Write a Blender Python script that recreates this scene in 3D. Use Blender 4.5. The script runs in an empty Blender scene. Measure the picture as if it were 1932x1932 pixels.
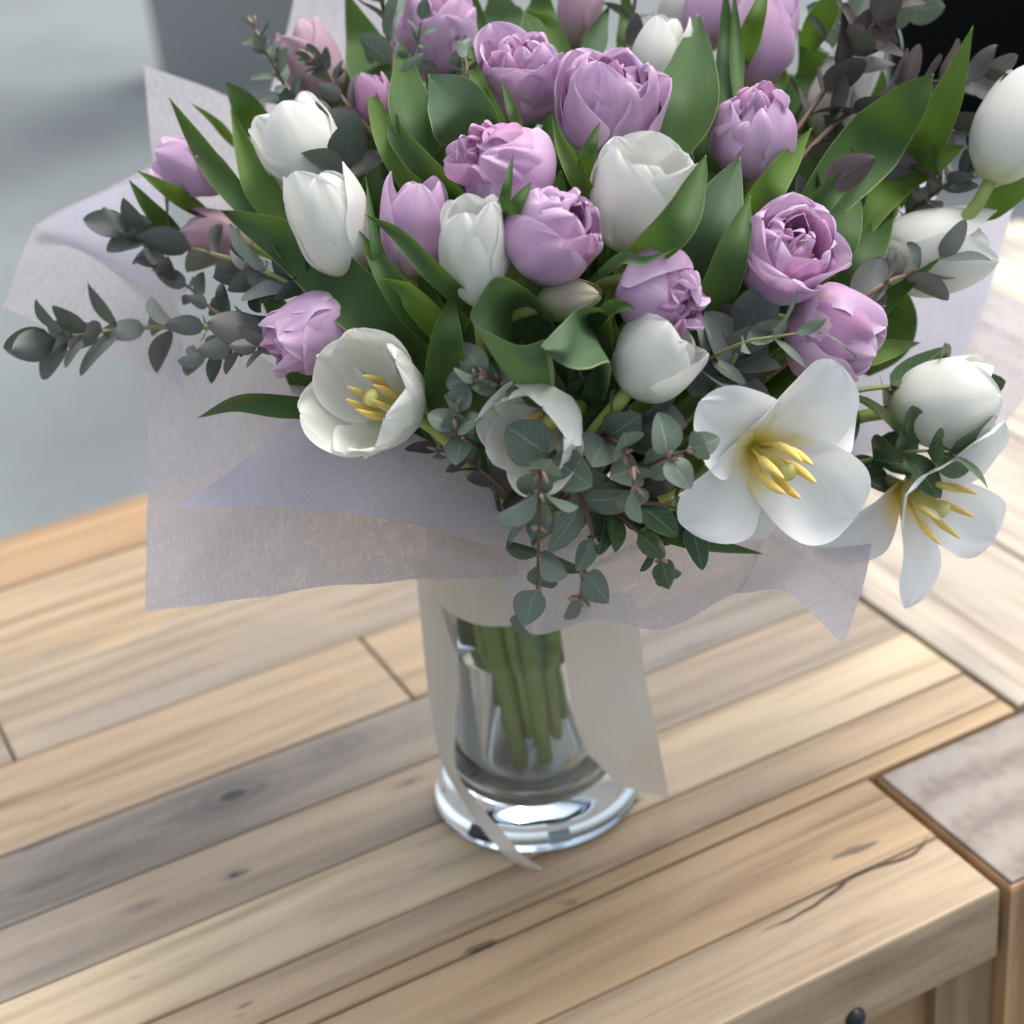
import bpy, math, random
import numpy as np
from mathutils import Matrix, Vector, noise

# ------------------------------------------------------------------ camera, sky, sun, exposure
scene = bpy.context.scene
COL = scene.collection
S = 0.966
F = 3480 * S                       # focal length in units of a 1932-wide picture
CX = 966.0
RES = 1932.0
def _n(v):
    v = np.array(v, float)
    return v / np.linalg.norm(v)
def _dir(x, y):
    return _n((x - CX, -(y - CX), -F))
_X, _Y = _dir(9400 * S, -1900 * S), _dir(-1055 * S, -738 * S)     # the two directions of the table boards
_m, _k = _n(_X + _Y), _X - _Y
_k = _n(_k - (_k @ _m) * _m)
_X, _Y = (_m + _k) / 2 ** .5, (_m - _k) / 2 ** .5
R = np.array([_X, _Y, np.cross(_X, _Y)])                          # camera to world
def ray(x, y):
    return R @ np.array([(x - CX) / F, -(y - CX) / F, -1.0])
CAM = -ray(1015, 1490) * 0.97                                     # world origin: centre of the vase foot
def at(x, y, d):
    return CAM + ray(x, y) * d
RIGHT, UP, BACK = R[:, 0], R[:, 1], R[:, 2]

cam = bpy.data.cameras.new('camera')
cam.sensor_width = 36.0
cam.lens = F / RES * 36.0
cam.clip_start, cam.clip_end = 0.02, 200.0
cam.dof.use_dof = True
cam.dof.focus_distance = 0.72
cam.dof.aperture_fstop = 7.5
camo = bpy.data.objects.new('camera', cam)
M = Matrix([[R[i][j] for j in range(3)] + [CAM[i]] for i in range(3)] + [[0, 0, 0, 1]])
camo.matrix_world = M
COL.objects.link(camo)
scene.camera = camo

SUN_EL, SUN_AZ = math.radians(66), math.radians(84)     # azimuth of the sun measured from +Y towards +X
world = bpy.data.worlds.new('World')
scene.world = world
world.use_nodes = True
wn = world.node_tree
wn.nodes.clear()
sky = wn.nodes.new('ShaderNodeTexSky')
sky.sky_type = 'NISHITA'
sky.sun_disc = False
sky.sun_elevation = SUN_EL
sky.sun_rotation = SUN_AZ
sky.air_density, sky.dust_density, sky.ozone_density = 1.0, 4.0, 1.0
hsv = wn.nodes.new('ShaderNodeHueSaturation')
hsv.inputs['Saturation'].default_value = 0.42            # thin overcast
bg = wn.nodes.new('ShaderNodeBackground')
bg.inputs['Strength'].default_value = 0.15
wo = wn.nodes.new('ShaderNodeOutputWorld')
wn.links.new(sky.outputs[0], hsv.inputs['Color'])
wn.links.new(hsv.outputs[0], bg.inputs['Color'])
wn.links.new(bg.outputs[0], wo.inputs['Surface'])

sun = bpy.data.lights.new('sun', 'SUN')
sun.energy = 1.25
sun.angle = math.radians(30)
sun.color = (1.0, 0.97, 0.92)
suno = bpy.data.objects.new('sun', sun)
sd = Vector((math.sin(SUN_AZ) * math.cos(SUN_EL), math.cos(SUN_AZ) * math.cos(SUN_EL), math.sin(SUN_EL)))
suno.rotation_euler = sd.to_track_quat('Z', 'Y').to_euler()
suno.location = (1, 3, 4)
COL.objects.link(suno)

vs = scene.view_settings
vs.view_transform = 'Standard'
vs.look = 'None'
vs.gamma = 1.0
vs.use_curve_mapping = False
vs.exposure = 0.80
cy = scene.cycles
cy.use_denoising = True
cy.caustics_refractive = True
cy.caustics_reflective = False
cy.max_bounces = 14
cy.transparent_max_bounces = 16
cy.transmission_bounces = 12
cy.sample_clamp_indirect = 8.0

# ------------------------------------------------------------------ materials
class NT:
    def __init__(self, name):
        self.m = bpy.data.materials.new(name)
        self.m.use_nodes = True
        self.t = self.m.node_tree
        self.t.nodes.clear()
        self.out = self.t.nodes.new('ShaderNodeOutputMaterial')
    def n(self, typ, **kw):
        nd = self.t.nodes.new('ShaderNode' + typ)
        for k, v in kw.items():
            if k in nd.inputs:
                self.set(nd.inputs[k], v)
            elif k.startswith('i') and k[1:].isdigit():
                self.set(nd.inputs[int(k[1:])], v)
            else:
                setattr(nd, k, v)
        return nd
    def set(self, sock, v):
        if hasattr(v, 'bl_idname') and hasattr(v, 'outputs'):
            self.t.links.new(v.outputs[0], sock)
        elif hasattr(v, 'is_linked'):
            self.t.links.new(v, sock)
        else:
            sock.default_value = v
    def math(self, op, a, b=0.0, c=0.0, clamp=False):
        return self.n('Math', operation=op, i0=a, i1=b, i2=c, use_clamp=clamp)
    def mix(self, f, a, b, blend='MIX'):
        nd = self.n('Mix', data_type='RGBA', blend_type=blend)
        self.set(nd.inputs[0], f); self.set(nd.inputs[6], a); self.set(nd.inputs[7], b)
        return nd.outputs[2]
    def ramp(self, f, stops):
        nd = self.n('ValToRGB')
        self.set(nd.inputs[0], f)
        e = nd.color_ramp.elements
        while len(e) < len(stops):
            e.new(0.5)
        for el, (p, c) in zip(e, stops):
            el.position = p
            el.color = c if len(c) == 4 else (*c, 1)
        return nd.outputs[0]
    def uv(self, sx=1, sy=1, off=None):
        u = self.n('UVMap', uv_map='UVMap')
        mp = self.n('Mapping')
        self.set(mp.inputs[0], u.outputs[0])
        mp.inputs['Scale'].default_value = (sx, sy, 1)
        if off is not None:
            cb = self.n('CombineXYZ', i0=off, i1=off)
            self.set(mp.inputs['Location'], cb)
        return mp.outputs[0]
    def sep(self):
        u = self.n('UVMap', uv_map='UVMap')
        s = self.n('SeparateXYZ')
        self.set(s.inputs[0], u.outputs[0])
        return s.outputs[0], s.outputs[1]
    def rnd(self, k=37.0):
        oi = self.n('ObjectInfo')
        return self.math('MULTIPLY', oi.outputs['Random'], k).outputs[0], oi.outputs['Random']
    def thin(self, col, rough, transl, tcol=None, bump=None, spec=0.4, sheen=0.0, coat=0.0):
        p = self.n('BsdfPrincipled')
        self.set(p.inputs['Base Color'], col); self.set(p.inputs['Roughness'], rough)
        p.inputs['Specular IOR Level'].default_value = spec
        if sheen:
            p.inputs['Sheen Weight'].default_value = sheen
        if bump is not None:
            self.set(p.inputs['Normal'], bump)
        t = self.n('BsdfTranslucent')
        self.set(t.inputs['Color'], tcol if tcol is not None else col)
        mx = self.n('MixShader')
        self.set(mx.inputs[0], transl)
        self.set(mx.inputs[1], p); self.set(mx.inputs[2], t)
        self.t.links.new(mx.outputs[0], self.out.inputs[0])
        return self.m
    def bump(self, h, strength=0.3, dist=0.001):
        b = self.n('Bump')
        b.inputs['Strength'].default_value = strength
        b.inputs['Distance'].default_value = dist
        self.set(b.inputs['Height'], h)
        return b.outputs[0]

def mat_petal(name, body, edge, base, flush, base_w=0.25, flecks=None, transl=0.34, vein=0.12, rough=0.45):
    k = NT(name)
    off, rnd = k.rnd()
    u, v = k.sep()
    fine = k.n('TexNoise', Scale=1.0, Detail=3.0, Vector=k.uv(26, 1.6, off))
    broad = k.n('TexNoise', Scale=1.0, Detail=2.0, Vector=k.uv(2.2, 2.6, off))
    au = k.math('ABSOLUTE', k.math('SUBTRACT', u, 0.5))
    e1 = k.math('POWER', k.math('MULTIPLY', au, 2.0), 4.0)
    e2 = k.math('POWER', v, 7.0)
    em = k.math('MAXIMUM', e1, e2, clamp=True)
    c = k.mix(k.math('MULTIPLY', broad, 0.9, clamp=True), body, flush)
    c = k.mix(k.math('MULTIPLY', em, 0.75), c, edge)
    bm = k.math('SUBTRACT', 1.0, k.math('DIVIDE', v, base_w), clamp=True)
    bm = k.math('MULTIPLY', bm, k.math('ADD', 0.55, broad), clamp=True)
    c = k.mix(bm, c, base)
    if flecks:
        fn = k.n('TexNoise', Scale=1.0, Detail=4.0, Vector=k.uv(3.0, 1.5, k.math('ADD', off, 11.0)))
        fm = k.ramp(fn.outputs[0], [(0.60, (0, 0, 0)), (0.72, (1, 1, 1))])
        fm = k.math('MULTIPLY', fm, k.math('GREATER_THAN', rnd, 0.62))
        c = k.mix(k.math('MULTIPLY', fm, 0.32), c, flecks)
    vm = k.math('MULTIPLY', k.math('SUBTRACT', fine, 0.5), vein)
    c = k.mix(1.0, c, k.n('CombineColor', i0=k.math('ADD', 1.0, vm), i1=k.math('ADD', 1.0, k.math('MULTIPLY', vm, 1.5)), i2=k.math('ADD', 1.0, vm)), 'MULTIPLY')
    h = k.math('ADD', fine, k.math('MULTIPLY', broad, 2.0))
    return k.thin(c, rough, transl, bump=k.bump(h, 0.22, 0.0006), spec=0.35, sheen=0.08)

WHITE = mat_petal('petal_white', (.82, .82, .755, 1), (.88, .88, .88, 1), (.62, .66, .34, 1), (.78, .79, .72, 1), 0.2, transl=.32, vein=.06)
WHITE_OPEN = mat_petal('petal_white_open', (.86, .87, .87, 1), (.88, .89, .91, 1), (.90, .72, .05, 1), (.84, .85, .84, 1), 0.25, transl=.26, vein=.09)
LILAC = mat_petal('petal_lilac', (.62, .40, .645, 1), (.84, .68, .84, 1), (.60, .55, .34, 1), (.70, .46, .63, 1), 0.2, (.66, .58, .26, 1), .34, .24)
LILAC_DEEP = mat_petal('petal_lilac_deep', (.58, .30, .54, 1), (.80, .56, .74, 1), (.60, .40, .25, 1), (.60, .30, .50, 1), 0.16, (.62, .36, .20, 1), .34, .3)
DUSKY = mat_petal('petal_dusky', (.50, .30, .42, 1), (.66, .47, .55, 1), (.40, .40, .24, 1), (.55, .38, .40, 1), 0.3, None, .3, .3)
GREENBUD = mat_petal('petal_green_bud', (.46, .36, .36, 1), (.34, .40, .16, 1), (.26, .34, .10, 1), (.36, .36, .20, 1), 0.5, (.30, .36, .10, 1), .25, .5)

def mat_leaf(name, a, b, rib, transl=.24, rough=.5):
    k = NT(name)
    off, rnd = k.rnd()
    u, v = k.sep()
    fine = k.n('TexNoise', Scale=1.0, Detail=3.0, Vector=k.uv(70, 1.0, off))
    broad = k.n('TexNoise', Scale=1.0, Detail=3.0, Vector=k.uv(2.0, 3.5, off))
    c = k.mix(k.math('ADD', k.math('MULTIPLY', broad, .7), k.math('MULTIPLY', k.math('SUBTRACT', rnd, .5), .7), clamp=True), a, b)
    vm = k.math('MULTIPLY', k.math('SUBTRACT', fine, 0.5), .85)
    g = k.math('ADD', 1.0, vm)
    c = k.mix(1.0, c, k.n('CombineColor', i0=g, i1=g, i2=g), 'MULTIPLY')
    au = k.math('ABSOLUTE', k.math('SUBTRACT', u, .5))
    em = k.math('MAXIMUM', k.math('GREATER_THAN', au, .482), k.math('GREATER_THAN', v, .975))
    c = k.mix(k.math('MULTIPLY', em, .65), c, rib)
    tc = k.mix(.5, c, (.20, .36, .03, 1))
    return k.thin(c, rough, transl, tc, k.bump(fine, .25, .0004), spec=.2)

LEAF = mat_leaf('tulip_leaf', (.040, .088, .028, 1), (.078, .145, .042, 1), (.30, .38, .15, 1))
LEAF_BLUE = mat_leaf('tulip_leaf_bloom', (.058, .108, .056, 1), (.100, .165, .084, 1), (.28, .36, .18, 1), .18, .5)
LEAF_BRIGHT = mat_leaf('tulip_leaf_bright', (.075, .145, .026, 1), (.135, .225, .042, 1), (.36, .44, .16, 1), .3)

def mat_euc(name, a, b, rim, rib, transl=.12, rough=.5):
    k = NT(name)
    off, rnd = k.rnd()
    u, v = k.sep()
    nz = k.n('TexNoise', Scale=1.0, Detail=4.0, Vector=k.uv(4, 5, off))
    c = k.mix(k.math('ADD', k.math('MULTIPLY', nz, .6), k.math('MULTIPLY', k.math('SUBTRACT', rnd, .4), .9), clamp=True), a, b)
    au = k.math('ABSOLUTE', k.math('SUBTRACT', u, .5))
    c = k.mix(k.math('MULTIPLY', k.math('GREATER_THAN', .022, au), .55), c, rib)
    # side veins
    w = k.math('SINE', k.math('MULTIPLY', k.math('SUBTRACT', v, k.math('MULTIPLY', au, .7)), 46.0))
    wm = k.math('MULTIPLY', k.math('GREATER_THAN', w, .93), .22)
    c = k.mix(wm, c, rib)
    em = k.math('GREATER_THAN', au, .47)
    c = k.mix(k.math('MULTIPLY', em, .7), c, rim)
    tc = k.mix(.5, c, (.16, .26, .08, 1))
    return k.thin(c, rough, transl, tc, k.bump(nz, .3, .0006), spec=.35)

EUC = mat_euc('eucalyptus_leaf', (.115, .160, .122, 1), (.200, .250, .205, 1), (.16, .09, .08, 1), (.34, .40, .33, 1))
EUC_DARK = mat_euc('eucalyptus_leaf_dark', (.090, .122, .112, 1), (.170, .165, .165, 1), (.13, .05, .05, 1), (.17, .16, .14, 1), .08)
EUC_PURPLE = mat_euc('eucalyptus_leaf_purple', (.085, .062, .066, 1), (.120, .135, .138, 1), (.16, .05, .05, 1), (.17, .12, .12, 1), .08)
EUC_GREEN = mat_euc('eucalyptus_leaf_green', (.040, .085, .050, 1), (.095, .150, .065, 1), (.17, .21, .10, 1), (.30, .36, .12, 1), .12, .36)

def mat_plain(name, col, rough=.5, noise_amt=.25, scale=60., spec=.4, stretch=None, bump=.0):
    k = NT(name)
    off, rnd = k.rnd()
    tc = k.n('TexCoord')
    mp = k.n('Mapping')
    k.set(mp.inputs[0], tc.outputs['Object'])
    mp.inputs['Scale'].default_value = stretch or (1, 1, 1)
    nz = k.n('TexNoise', Scale=scale, Detail=4.0, Vector=mp.outputs[0])
    g = k.math('ADD', 1.0 - noise_amt * .5, k.math('MULTIPLY', nz, noise_amt))
    g = k.math('ADD', g, k.math('MULTIPLY', k.math('SUBTRACT', rnd, .5), noise_amt))
    c = k.mix(1.0, col, k.n('CombineColor', i0=g, i1=g, i2=g), 'MULTIPLY')
    p = k.n('BsdfPrincipled')
    k.set(p.inputs['Base Color'], c)
    p.inputs['Roughness'].default_value = rough
    p.inputs['Specular IOR Level'].default_value = spec
    if bump:
        k.set(p.inputs['Normal'], k.bump(nz, .4, bump))
    k.t.links.new(p.outputs[0], k.out.inputs[0])
    return k.m

STEM = mat_plain('tulip_stem', (.30, .38, .10, 1), .45, .35, 40, stretch=(1, 1, .15))
TWIG = mat_plain('twig_brown', (.16, .105, .065, 1), .6, .4, 200)
TWIG_GREEN = mat_plain('twig_green', (.22, .25, .10, 1), .55, .3, 200)
TWIG_RED = mat_plain('twig_red', (.12, .075, .055, 1), .6, .4, 200)
ANTHER = mat_plain('anther_yellow', (.80, .60, .17, 1), .7, .3, 900, bump=.0004)
ANTHER_TAN = mat_plain('anther_tan', (.52, .30, .12, 1), .7, .3, 900)
PISTIL = mat_plain('pistil_green', (.62, .60, .20, 1), .5, .2, 300)
BUDPINK = mat_plain('eucalyptus_bud', (.36, .24, .19, 1), .6, .5, 400)
KNOB = mat_plain('black_iron', (.012, .014, .018, 1), .4, .2, 90)

def mat_ribbon():
    k = NT('satin_ribbon')
    u, v = k.sep()
    nz = k.n('TexNoise', Scale=1.0, Detail=3.0, Vector=k.uv(160, 3))
    c = k.mix(nz, (.66, .62, .54, 1), (.74, .70, .62, 1))
    return k.thin(c, .38, .25, bump=k.bump(nz, .15, .0003), spec=.4, sheen=.2)
RIBBON = mat_ribbon()

def mat_paper(name, col, opac):
    k = NT(name)
    off, rnd = k.rnd()
    fib = k.n('TexNoise', Scale=1.0, Detail=5.0, Roughness=.65, Vector=k.uv(64, 10, off), Distortion=1.8)
    fib2 = k.n('TexNoise', Scale=1.0, Detail=4.0, Roughness=.6, Vector=k.uv(50, 60, off), Distortion=3.0)
    broad = k.n('TexNoise', Scale=1.0, Detail=3.0, Vector=k.uv(5, 5, off))
    f = k.math('MULTIPLY', k.math('ADD', fib, fib2), .5)
    f = k.ramp(f.outputs[0], [(.36, (0, 0, 0)), (.62, (1, 1, 1))])
    c = k.mix(k.math('MULTIPLY', broad, .8, clamp=True), col, (col[0] * 1.03, col[1] * 1.03, col[2] * .96, 1))
    c = k.mix(k.math('MULTIPLY', f, .55), c, (.90, .90, .95, 1))
    p = k.n('BsdfPrincipled')
    k.set(p.inputs['Base Color'], c)
    p.inputs['Roughness'].default_value = .55
    p.inputs['Specular IOR Level'].default_value = .35
    k.set(p.inputs['Normal'], k.bump(k.math('ADD', f, k.math('MULTIPLY', broad, .5)), .8, .0010))
    t = k.n('BsdfTranslucent')
    k.set(t.inputs['Color'], c)
    m1 = k.n('MixShader', i0=.5)
    k.set(m1.inputs[1], p); k.set(m1.inputs[2], t)
    tr = k.n('BsdfTransparent')
    m2 = k.n('MixShader')
    o = k.math('ADD', opac - .28, k.math('MULTIPLY', f, .46), clamp=True)
    k.set(m2.inputs[0], o); k.set(m2.inputs[1], tr); k.set(m2.inputs[2], m1)
    k.t.links.new(m2.outputs[0], k.out.inputs[0])
    return k.m
PAPER = mat_paper('tissue_lavender', (.81, .80, .93, 1), .93)
PAPER_SHEER = mat_paper('tissue_sheer', (.77, .76, .89, 1), .76)
PAPER_DENSE = mat_paper('tissue_folded', (.79, .79, .97, 1), 1.08)

def mat_glass(name, ior, col=(1, 1, 1, 1)):
    k = NT(name)
    g = k.n('BsdfGlass', Color=col, Roughness=0.0, IOR=ior)
    k.t.links.new(g.outputs[0], k.out.inputs[0])
    return k.m
GLASS = mat_glass('clear_glass', 1.46, (.93, .97, 1, 1))
WATER = mat_glass('clear_water', 1.33)

def mat_wood(name, along='X', knot=None, endgrain=False):
    k = NT(name)
    oi = k.n('ObjectInfo')
    off = k.math('MULTIPLY', oi.outputs['Random'], 61.0)
    geo = k.n('NewGeometry')
    pos = geo.outputs['Position']
    if along == 'Y':
        s = k.n('SeparateXYZ'); k.set(s.inputs[0], pos)
        cb = k.n('CombineXYZ', i0=s.outputs[1], i1=s.outputs[0], i2=s.outputs[2])
        pos = cb.outputs[0]
    if along == 'Z':
        s = k.n('SeparateXYZ'); k.set(s.inputs[0], pos)
        cb = k.n('CombineXYZ', i0=s.outputs[2], i1=s.outputs[0], i2=s.outputs[1])
        pos = cb.outputs[0]
    loc = k.n('CombineXYZ', i0=off, i1=k.math('MULTIPLY', off, .37), i2=off)
    def mp(sx, sy, sz):
        m = k.n('Mapping')
        k.set(m.inputs[0], pos); k.set(m.inputs['Location'], loc)
        m.inputs['Scale'].default_value = (sx, sy, sz)
        return m.outputs[0]
    warp = k.n('TexNoise', Scale=1.0, Detail=2.0, Vector=mp(3.0, 9, 9))
    g1 = k.n('TexNoise', Scale=1.0, Detail=6.0, Roughness=.6, Distortion=.6, Vector=mp(5, 110, 60))
    g2 = k.n('TexNoise', Scale=1.0, Detail=4.0, Roughness=.55, Distortion=1.2, Vector=mp(3.5, 26, 26))
    ringc = k.n('Mapping')
    k.set(ringc.inputs[0], pos); k.set(ringc.inputs['Location'], loc)
    ringc.inputs['Scale'].default_value = (1.2, 30, 12)
    wv = k.n('TexWave', wave_type='BANDS', bands_direction='Y', Scale=.55, Distortion=7.0, Detail=3.0, Vector=ringc.outputs[0])
    wv.inputs['Detail Scale'].default_value = .7
    stain = k.n('TexNoise', Scale=1.0, Detail=4.0, Roughness=.6, Vector=mp(7, 22, 22))
    f = k.math('ADD', k.math('MULTIPLY', g1, .56), k.math('MULTIPLY', g2, .40))
    f = k.math('ADD', f, k.math('MULTIPLY', wv.outputs['Fac'], .08))
    tone = k.ramp(f.outputs[0], [(.30, (.40, .36, .33)), (.43, (.78, .75, .72)), (.53, (1.0, 1.0, 1.0)), (.70, (1.22, 1.2, 1.17))])
    base = k.mix(1.0, k.n('Attribute', attribute_type='OBJECT', attribute_name='wood_tint').outputs[0], (1.03, .985, .90, 1), 'MULTIPLY')
    c = k.mix(1.0, base, tone, 'MULTIPLY')
    grey = k.ramp(stain.outputs[0], [(.46, (0, 0, 0)), (.70, (1, 1, 1))])
    gam = k.n('Attribute', attribute_type='OBJECT', attribute_name='weather').outputs['Fac']
    c = k.mix(k.math('MULTIPLY', grey, gam), c, k.mix(1.0, tone, (.20, .185, .17, 1), 'MULTIPLY'))
    pit = k.n('TexNoise', Scale=1.0, Detail=2.0, Vector=mp(22, 70, 70))
    pm = k.ramp(pit.outputs[0], [(.70, (0, 0, 0)), (.76, (1, 1, 1))])
    c = k.mix(k.math('MULTIPLY', pm, .75), c, (.07, .055, .05, 1))
    if knot:
        s = k.n('SeparateXYZ'); k.set(s.inputs[0], geo.outputs['Position'])
        for kx, ky, rx, ry, dark, cored in knot:
            dx = k.math('DIVIDE', k.math('SUBTRACT', s.outputs[0], kx), rx)
            dy = k.math('DIVIDE', k.math('SUBTRACT', s.outputs[1], ky), ry)
            d = k.math('SQRT', k.math('ADD', k.math('MULTIPLY', dx, dx), k.math('MULTIPLY', dy, dy)))
            d = k.math('ADD', d, k.math('MULTIPLY', k.math('SUBTRACT', g2, .5), 1.1))
            ring = k.math('ADD', .5, k.math('MULTIPLY', .5, k.math('SINE', k.math('MULTIPLY', d, 15.0))))
            am = k.math('SUBTRACT', 1.15, d, clamp=True)
            c = k.mix(k.math('MULTIPLY', am, k.math('ADD', .35, k.math('MULTIPLY', ring, .5))), c, dark)
            if not cored: continue
            core = k.math('MULTIPLY', k.math('SUBTRACT', .30, d, clamp=True), 7.0, clamp=True)
            c = k.mix(core, c, (.02, .018, .016, 1))
    p = k.n('BsdfPrincipled')
    k.set(p.inputs['Base Color'], c)
    k.set(p.inputs['Roughness'], k.math('ADD', .36, k.math('MULTIPLY', g1, .26)))
    p.inputs['Specular IOR Level'].default_value = .5
    k.set(p.inputs['Normal'], k.bump(k.math('ADD', f, k.math('MULTIPLY', pm, -.6)), .35, .0012))
    k.t.links.new(p.outputs[0], k.out.inputs[0])
    return k.m
WOOD_X = mat_wood('reclaimed_wood_long', 'X')
WOOD_KNOT = mat_wood('reclaimed_wood_knotted', 'X', [(-.16, .092, .15, .030, (.10, .090, .085, 1), 0), (-.143, .095, .034, .017, (.045, .040, .038, 1), 1), (-.255, .082, .06, .016, (.085, .075, .07, 1), 0), (-.075, .103, .03, .012, (.08, .075, .075, 1), 0)])
WOOD_SPOT = mat_wood('reclaimed_wood_spotted', 'X', [(-.056, .047, .016, .0035, (.05, .055, .065, 1), 1), (-.166, .030, .008, .004, (.07, .06, .055, 1), 1), (-.215, .034, .012, .004, (.09, .08, .07, 1), 0)])
WOOD_Y = mat_wood('reclaimed_wood_cross', 'Y')
WOOD_Z = mat_wood('reclaimed_wood_upright', 'Z')
def mat_end():
    k = NT('wood_end_grain')
    geo = k.n('NewGeometry')
    mp = k.n('Mapping')
    k.set(mp.inputs[0], geo.outputs['Position'])
    mp.inputs['Location'].default_value = (-.20, .26, 0)
    wv = k.n('TexWave', wave_type='RINGS', rings_direction='Z', Scale=9.0, Distortion=5.0, Detail=4.0, Vector=mp.outputs[0])
    nz = k.n('TexNoise', Scale=120.0, Detail=4.0, Vector=geo.outputs['Position'])
    f = k.math('ADD', k.math('MULTIPLY', wv.outputs['Fac'], .30), k.math('MULTIPLY', nz, .55))
    c = k.ramp(f.outputs[0], [(.25, (.20, .165, .14)), (.5, (.30, .26, .225)), (.8, (.35, .31, .275))])
    p = k.n('BsdfPrincipled')
    k.set(p.inputs['Base Color'], c)
    p.inputs['Roughness'].default_value = .5
    k.set(p.inputs['Normal'], k.bump(f, .4, .001))
    k.t.links.new(p.outputs[0], k.out.inputs[0])
    return k.m
WOOD_END = mat_end()
def mat_concrete(name, a, b, rough=.5, scale=1.2):
    k = NT(name)
    geo = k.n('NewGeometry')
    n1 = k.n('TexNoise', Scale=scale, Detail=4.0, Roughness=.5, Vector=geo.outputs['Position'])
    n2 = k.n('TexNoise', Scale=40.0, Detail=5.0, Vector=geo.outputs['Position'])
    f = k.math('ADD', k.math('MULTIPLY', n1, .8), k.math('MULTIPLY', n2, .2))
    c = k.ramp(f.outputs[0], [(.35, a), (.62, b)])
    p = k.n('BsdfPrincipled')
    k.set(p.inputs['Base Color'], c)
    p.inputs['Roughness'].default_value = rough
    p.inputs['Specular IOR Level'].default_value = .2
    k.set(p.inputs['Normal'], k.bump(n2, .2, .002))
    k.t.links.new(p.outputs[0], k.out.inputs[0])
    return k.m
CONCRETE = mat_concrete('polished_concrete', (.14, .155, .16), (.215, .24, .238), .65)
WALLGREY = mat_concrete('grey_render', (.25, .26, .26), (.32, .33, .33), .7)
DARKWALL = mat_concrete('dark_doorway', (.0015, .0015, .002), (.003, .003, .0035), 1.0)  # near-black colour stands for the unlit depth of the doorway

# ------------------------------------------------------------------ mesh helpers
def link(name, mesh, parent=None, mat=None):
    o = bpy.data.objects.new(name, mesh)
    COL.objects.link(o)
    if mat is not None:
        mesh.materials.append(mat)
    if parent is not None:
        o.parent = parent
    return o
def tag(o, label=None, cat=None, group=None, kind=None):
    for k, v in (('label', label), ('category', cat), ('group', group), ('kind', kind)):
        if v:
            o[k] = v
    return o
def empty(name, loc, rot=None):
    o = bpy.data.objects.new(name, None)
    o.empty_display_size = .01
    COL.objects.link(o)
    o.matrix_world = Matrix.Translation(Vector(loc)) @ (rot.to_4x4() if rot else Matrix.Identity(4))
    return o
def raw_mesh(name, verts, faces, uv=None, smooth=True):
    me = bpy.data.meshes.new(name)
    me.from_pydata([tuple(v) for v in verts], [], faces)
    if uv is not None:
        ul = me.uv_layers.new(name='UVMap')
        li = np.empty(len(me.loops), dtype=np.int32)
        me.loops.foreach_get('vertex_index', li)
        ul.data.foreach_set('uv', np.asarray(uv, dtype=np.float32)[li].ravel())
    if smooth:
        me.polygons.foreach_set('use_smooth', [True] * len(me.polygons))
    me.update()
    return me
def grid_mesh(name, P, smooth=True, uvscale=(1, 1)):
    nv, nu = P.shape[:2]
    idx = np.arange(nv * nu).reshape(nv, nu)
    faces = [(int(idx[j, i]), int(idx[j, i + 1]), int(idx[j + 1, i + 1]), int(idx[j + 1, i])) for j in range(nv - 1) for i in range(nu - 1)]
    uu, vv = np.meshgrid(np.linspace(0, uvscale[0], nu), np.linspace(0, uvscale[1], nv))
    return raw_mesh(name, P.reshape(-1, 3), faces, np.stack([uu.ravel(), vv.ravel()], 1), smooth)
def catmull(pts, n):
    pts = [np.array(p, float) for p in pts]
    if len(pts) == 2:
        return np.array([pts[0] + (pts[1] - pts[0]) * t for t in np.linspace(0, 1, n)])
    P = [2 * pts[0] - pts[1]] + pts + [2 * pts[-1] - pts[-2]]
    out = []
    for t in np.linspace(0, len(pts) - 1, n):
        i = min(int(t), len(pts) - 2)
        f = t - i
        a, b, c, d = P[i:i + 4]
        out.append(.5 * ((2 * b) + (-a + c) * f + (2 * a - 5 * b + 4 * c - d) * f * f + (-a + 3 * b - 3 * c + d) * f ** 3))
    return np.array(out)
def tube_mesh(name, path, rad, sides=8, caps=True):
    path = np.array(path, float)
    n = len(path)
    rad = np.broadcast_to(np.array(rad, float), (n,))
    T = np.gradient(path, axis=0)
    T /= np.linalg.norm(T, axis=1)[:, None] + 1e-12
    ref = np.array([0., 0, 1]) if abs(T[0][2]) < .9 else np.array([1., 0, 0])
    N = np.cross(T[0], ref); N /= np.linalg.norm(N)
    V = []
    for i in range(n):
        N = N - (N @ T[i]) * T[i]; N /= np.linalg.norm(N)
        B = np.cross(T[i], N)
        for s in range(sides):
            a = 2 * math.pi * s / sides
            V.append(path[i] + rad[i] * (math.cos(a) * N + math.sin(a) * B))
    faces = [(i * sides + s, i * sides + (s + 1) % sides, (i + 1) * sides + (s + 1) % sides, (i + 1) * sides + s) for i in range(n - 1) for s in range(sides)]
    if caps:
        faces += [tuple(range(sides))[::-1], tuple((n - 1) * sides + s for s in range(sides))]
    return raw_mesh(name, V, faces)
def lathe_mesh(name, prof, seg=64):
    V, faces, rows = [], [], []
    for r, z in prof:
        if r < 1e-6:
            rows.append([len(V)]); V.append((0, 0, z))
        else:
            rows.append(list(range(len(V), len(V) + seg)))
            V += [(r * math.cos(2 * math.pi * s / seg), r * math.sin(2 * math.pi * s / seg), z) for s in range(seg)]
    for a, b in zip(rows, rows[1:]):
        for s in range(seg):
            t = (s + 1) % seg
            if len(a) == 1 and len(b) == 1: continue
            if len(a) == 1: faces.append((a[0], b[t], b[s]))
            elif len(b) == 1: faces.append((a[s], a[t], b[0]))
            else: faces.append((a[s], a[t], b[t], b[s]))
    return raw_mesh(name, V, faces)
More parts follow.
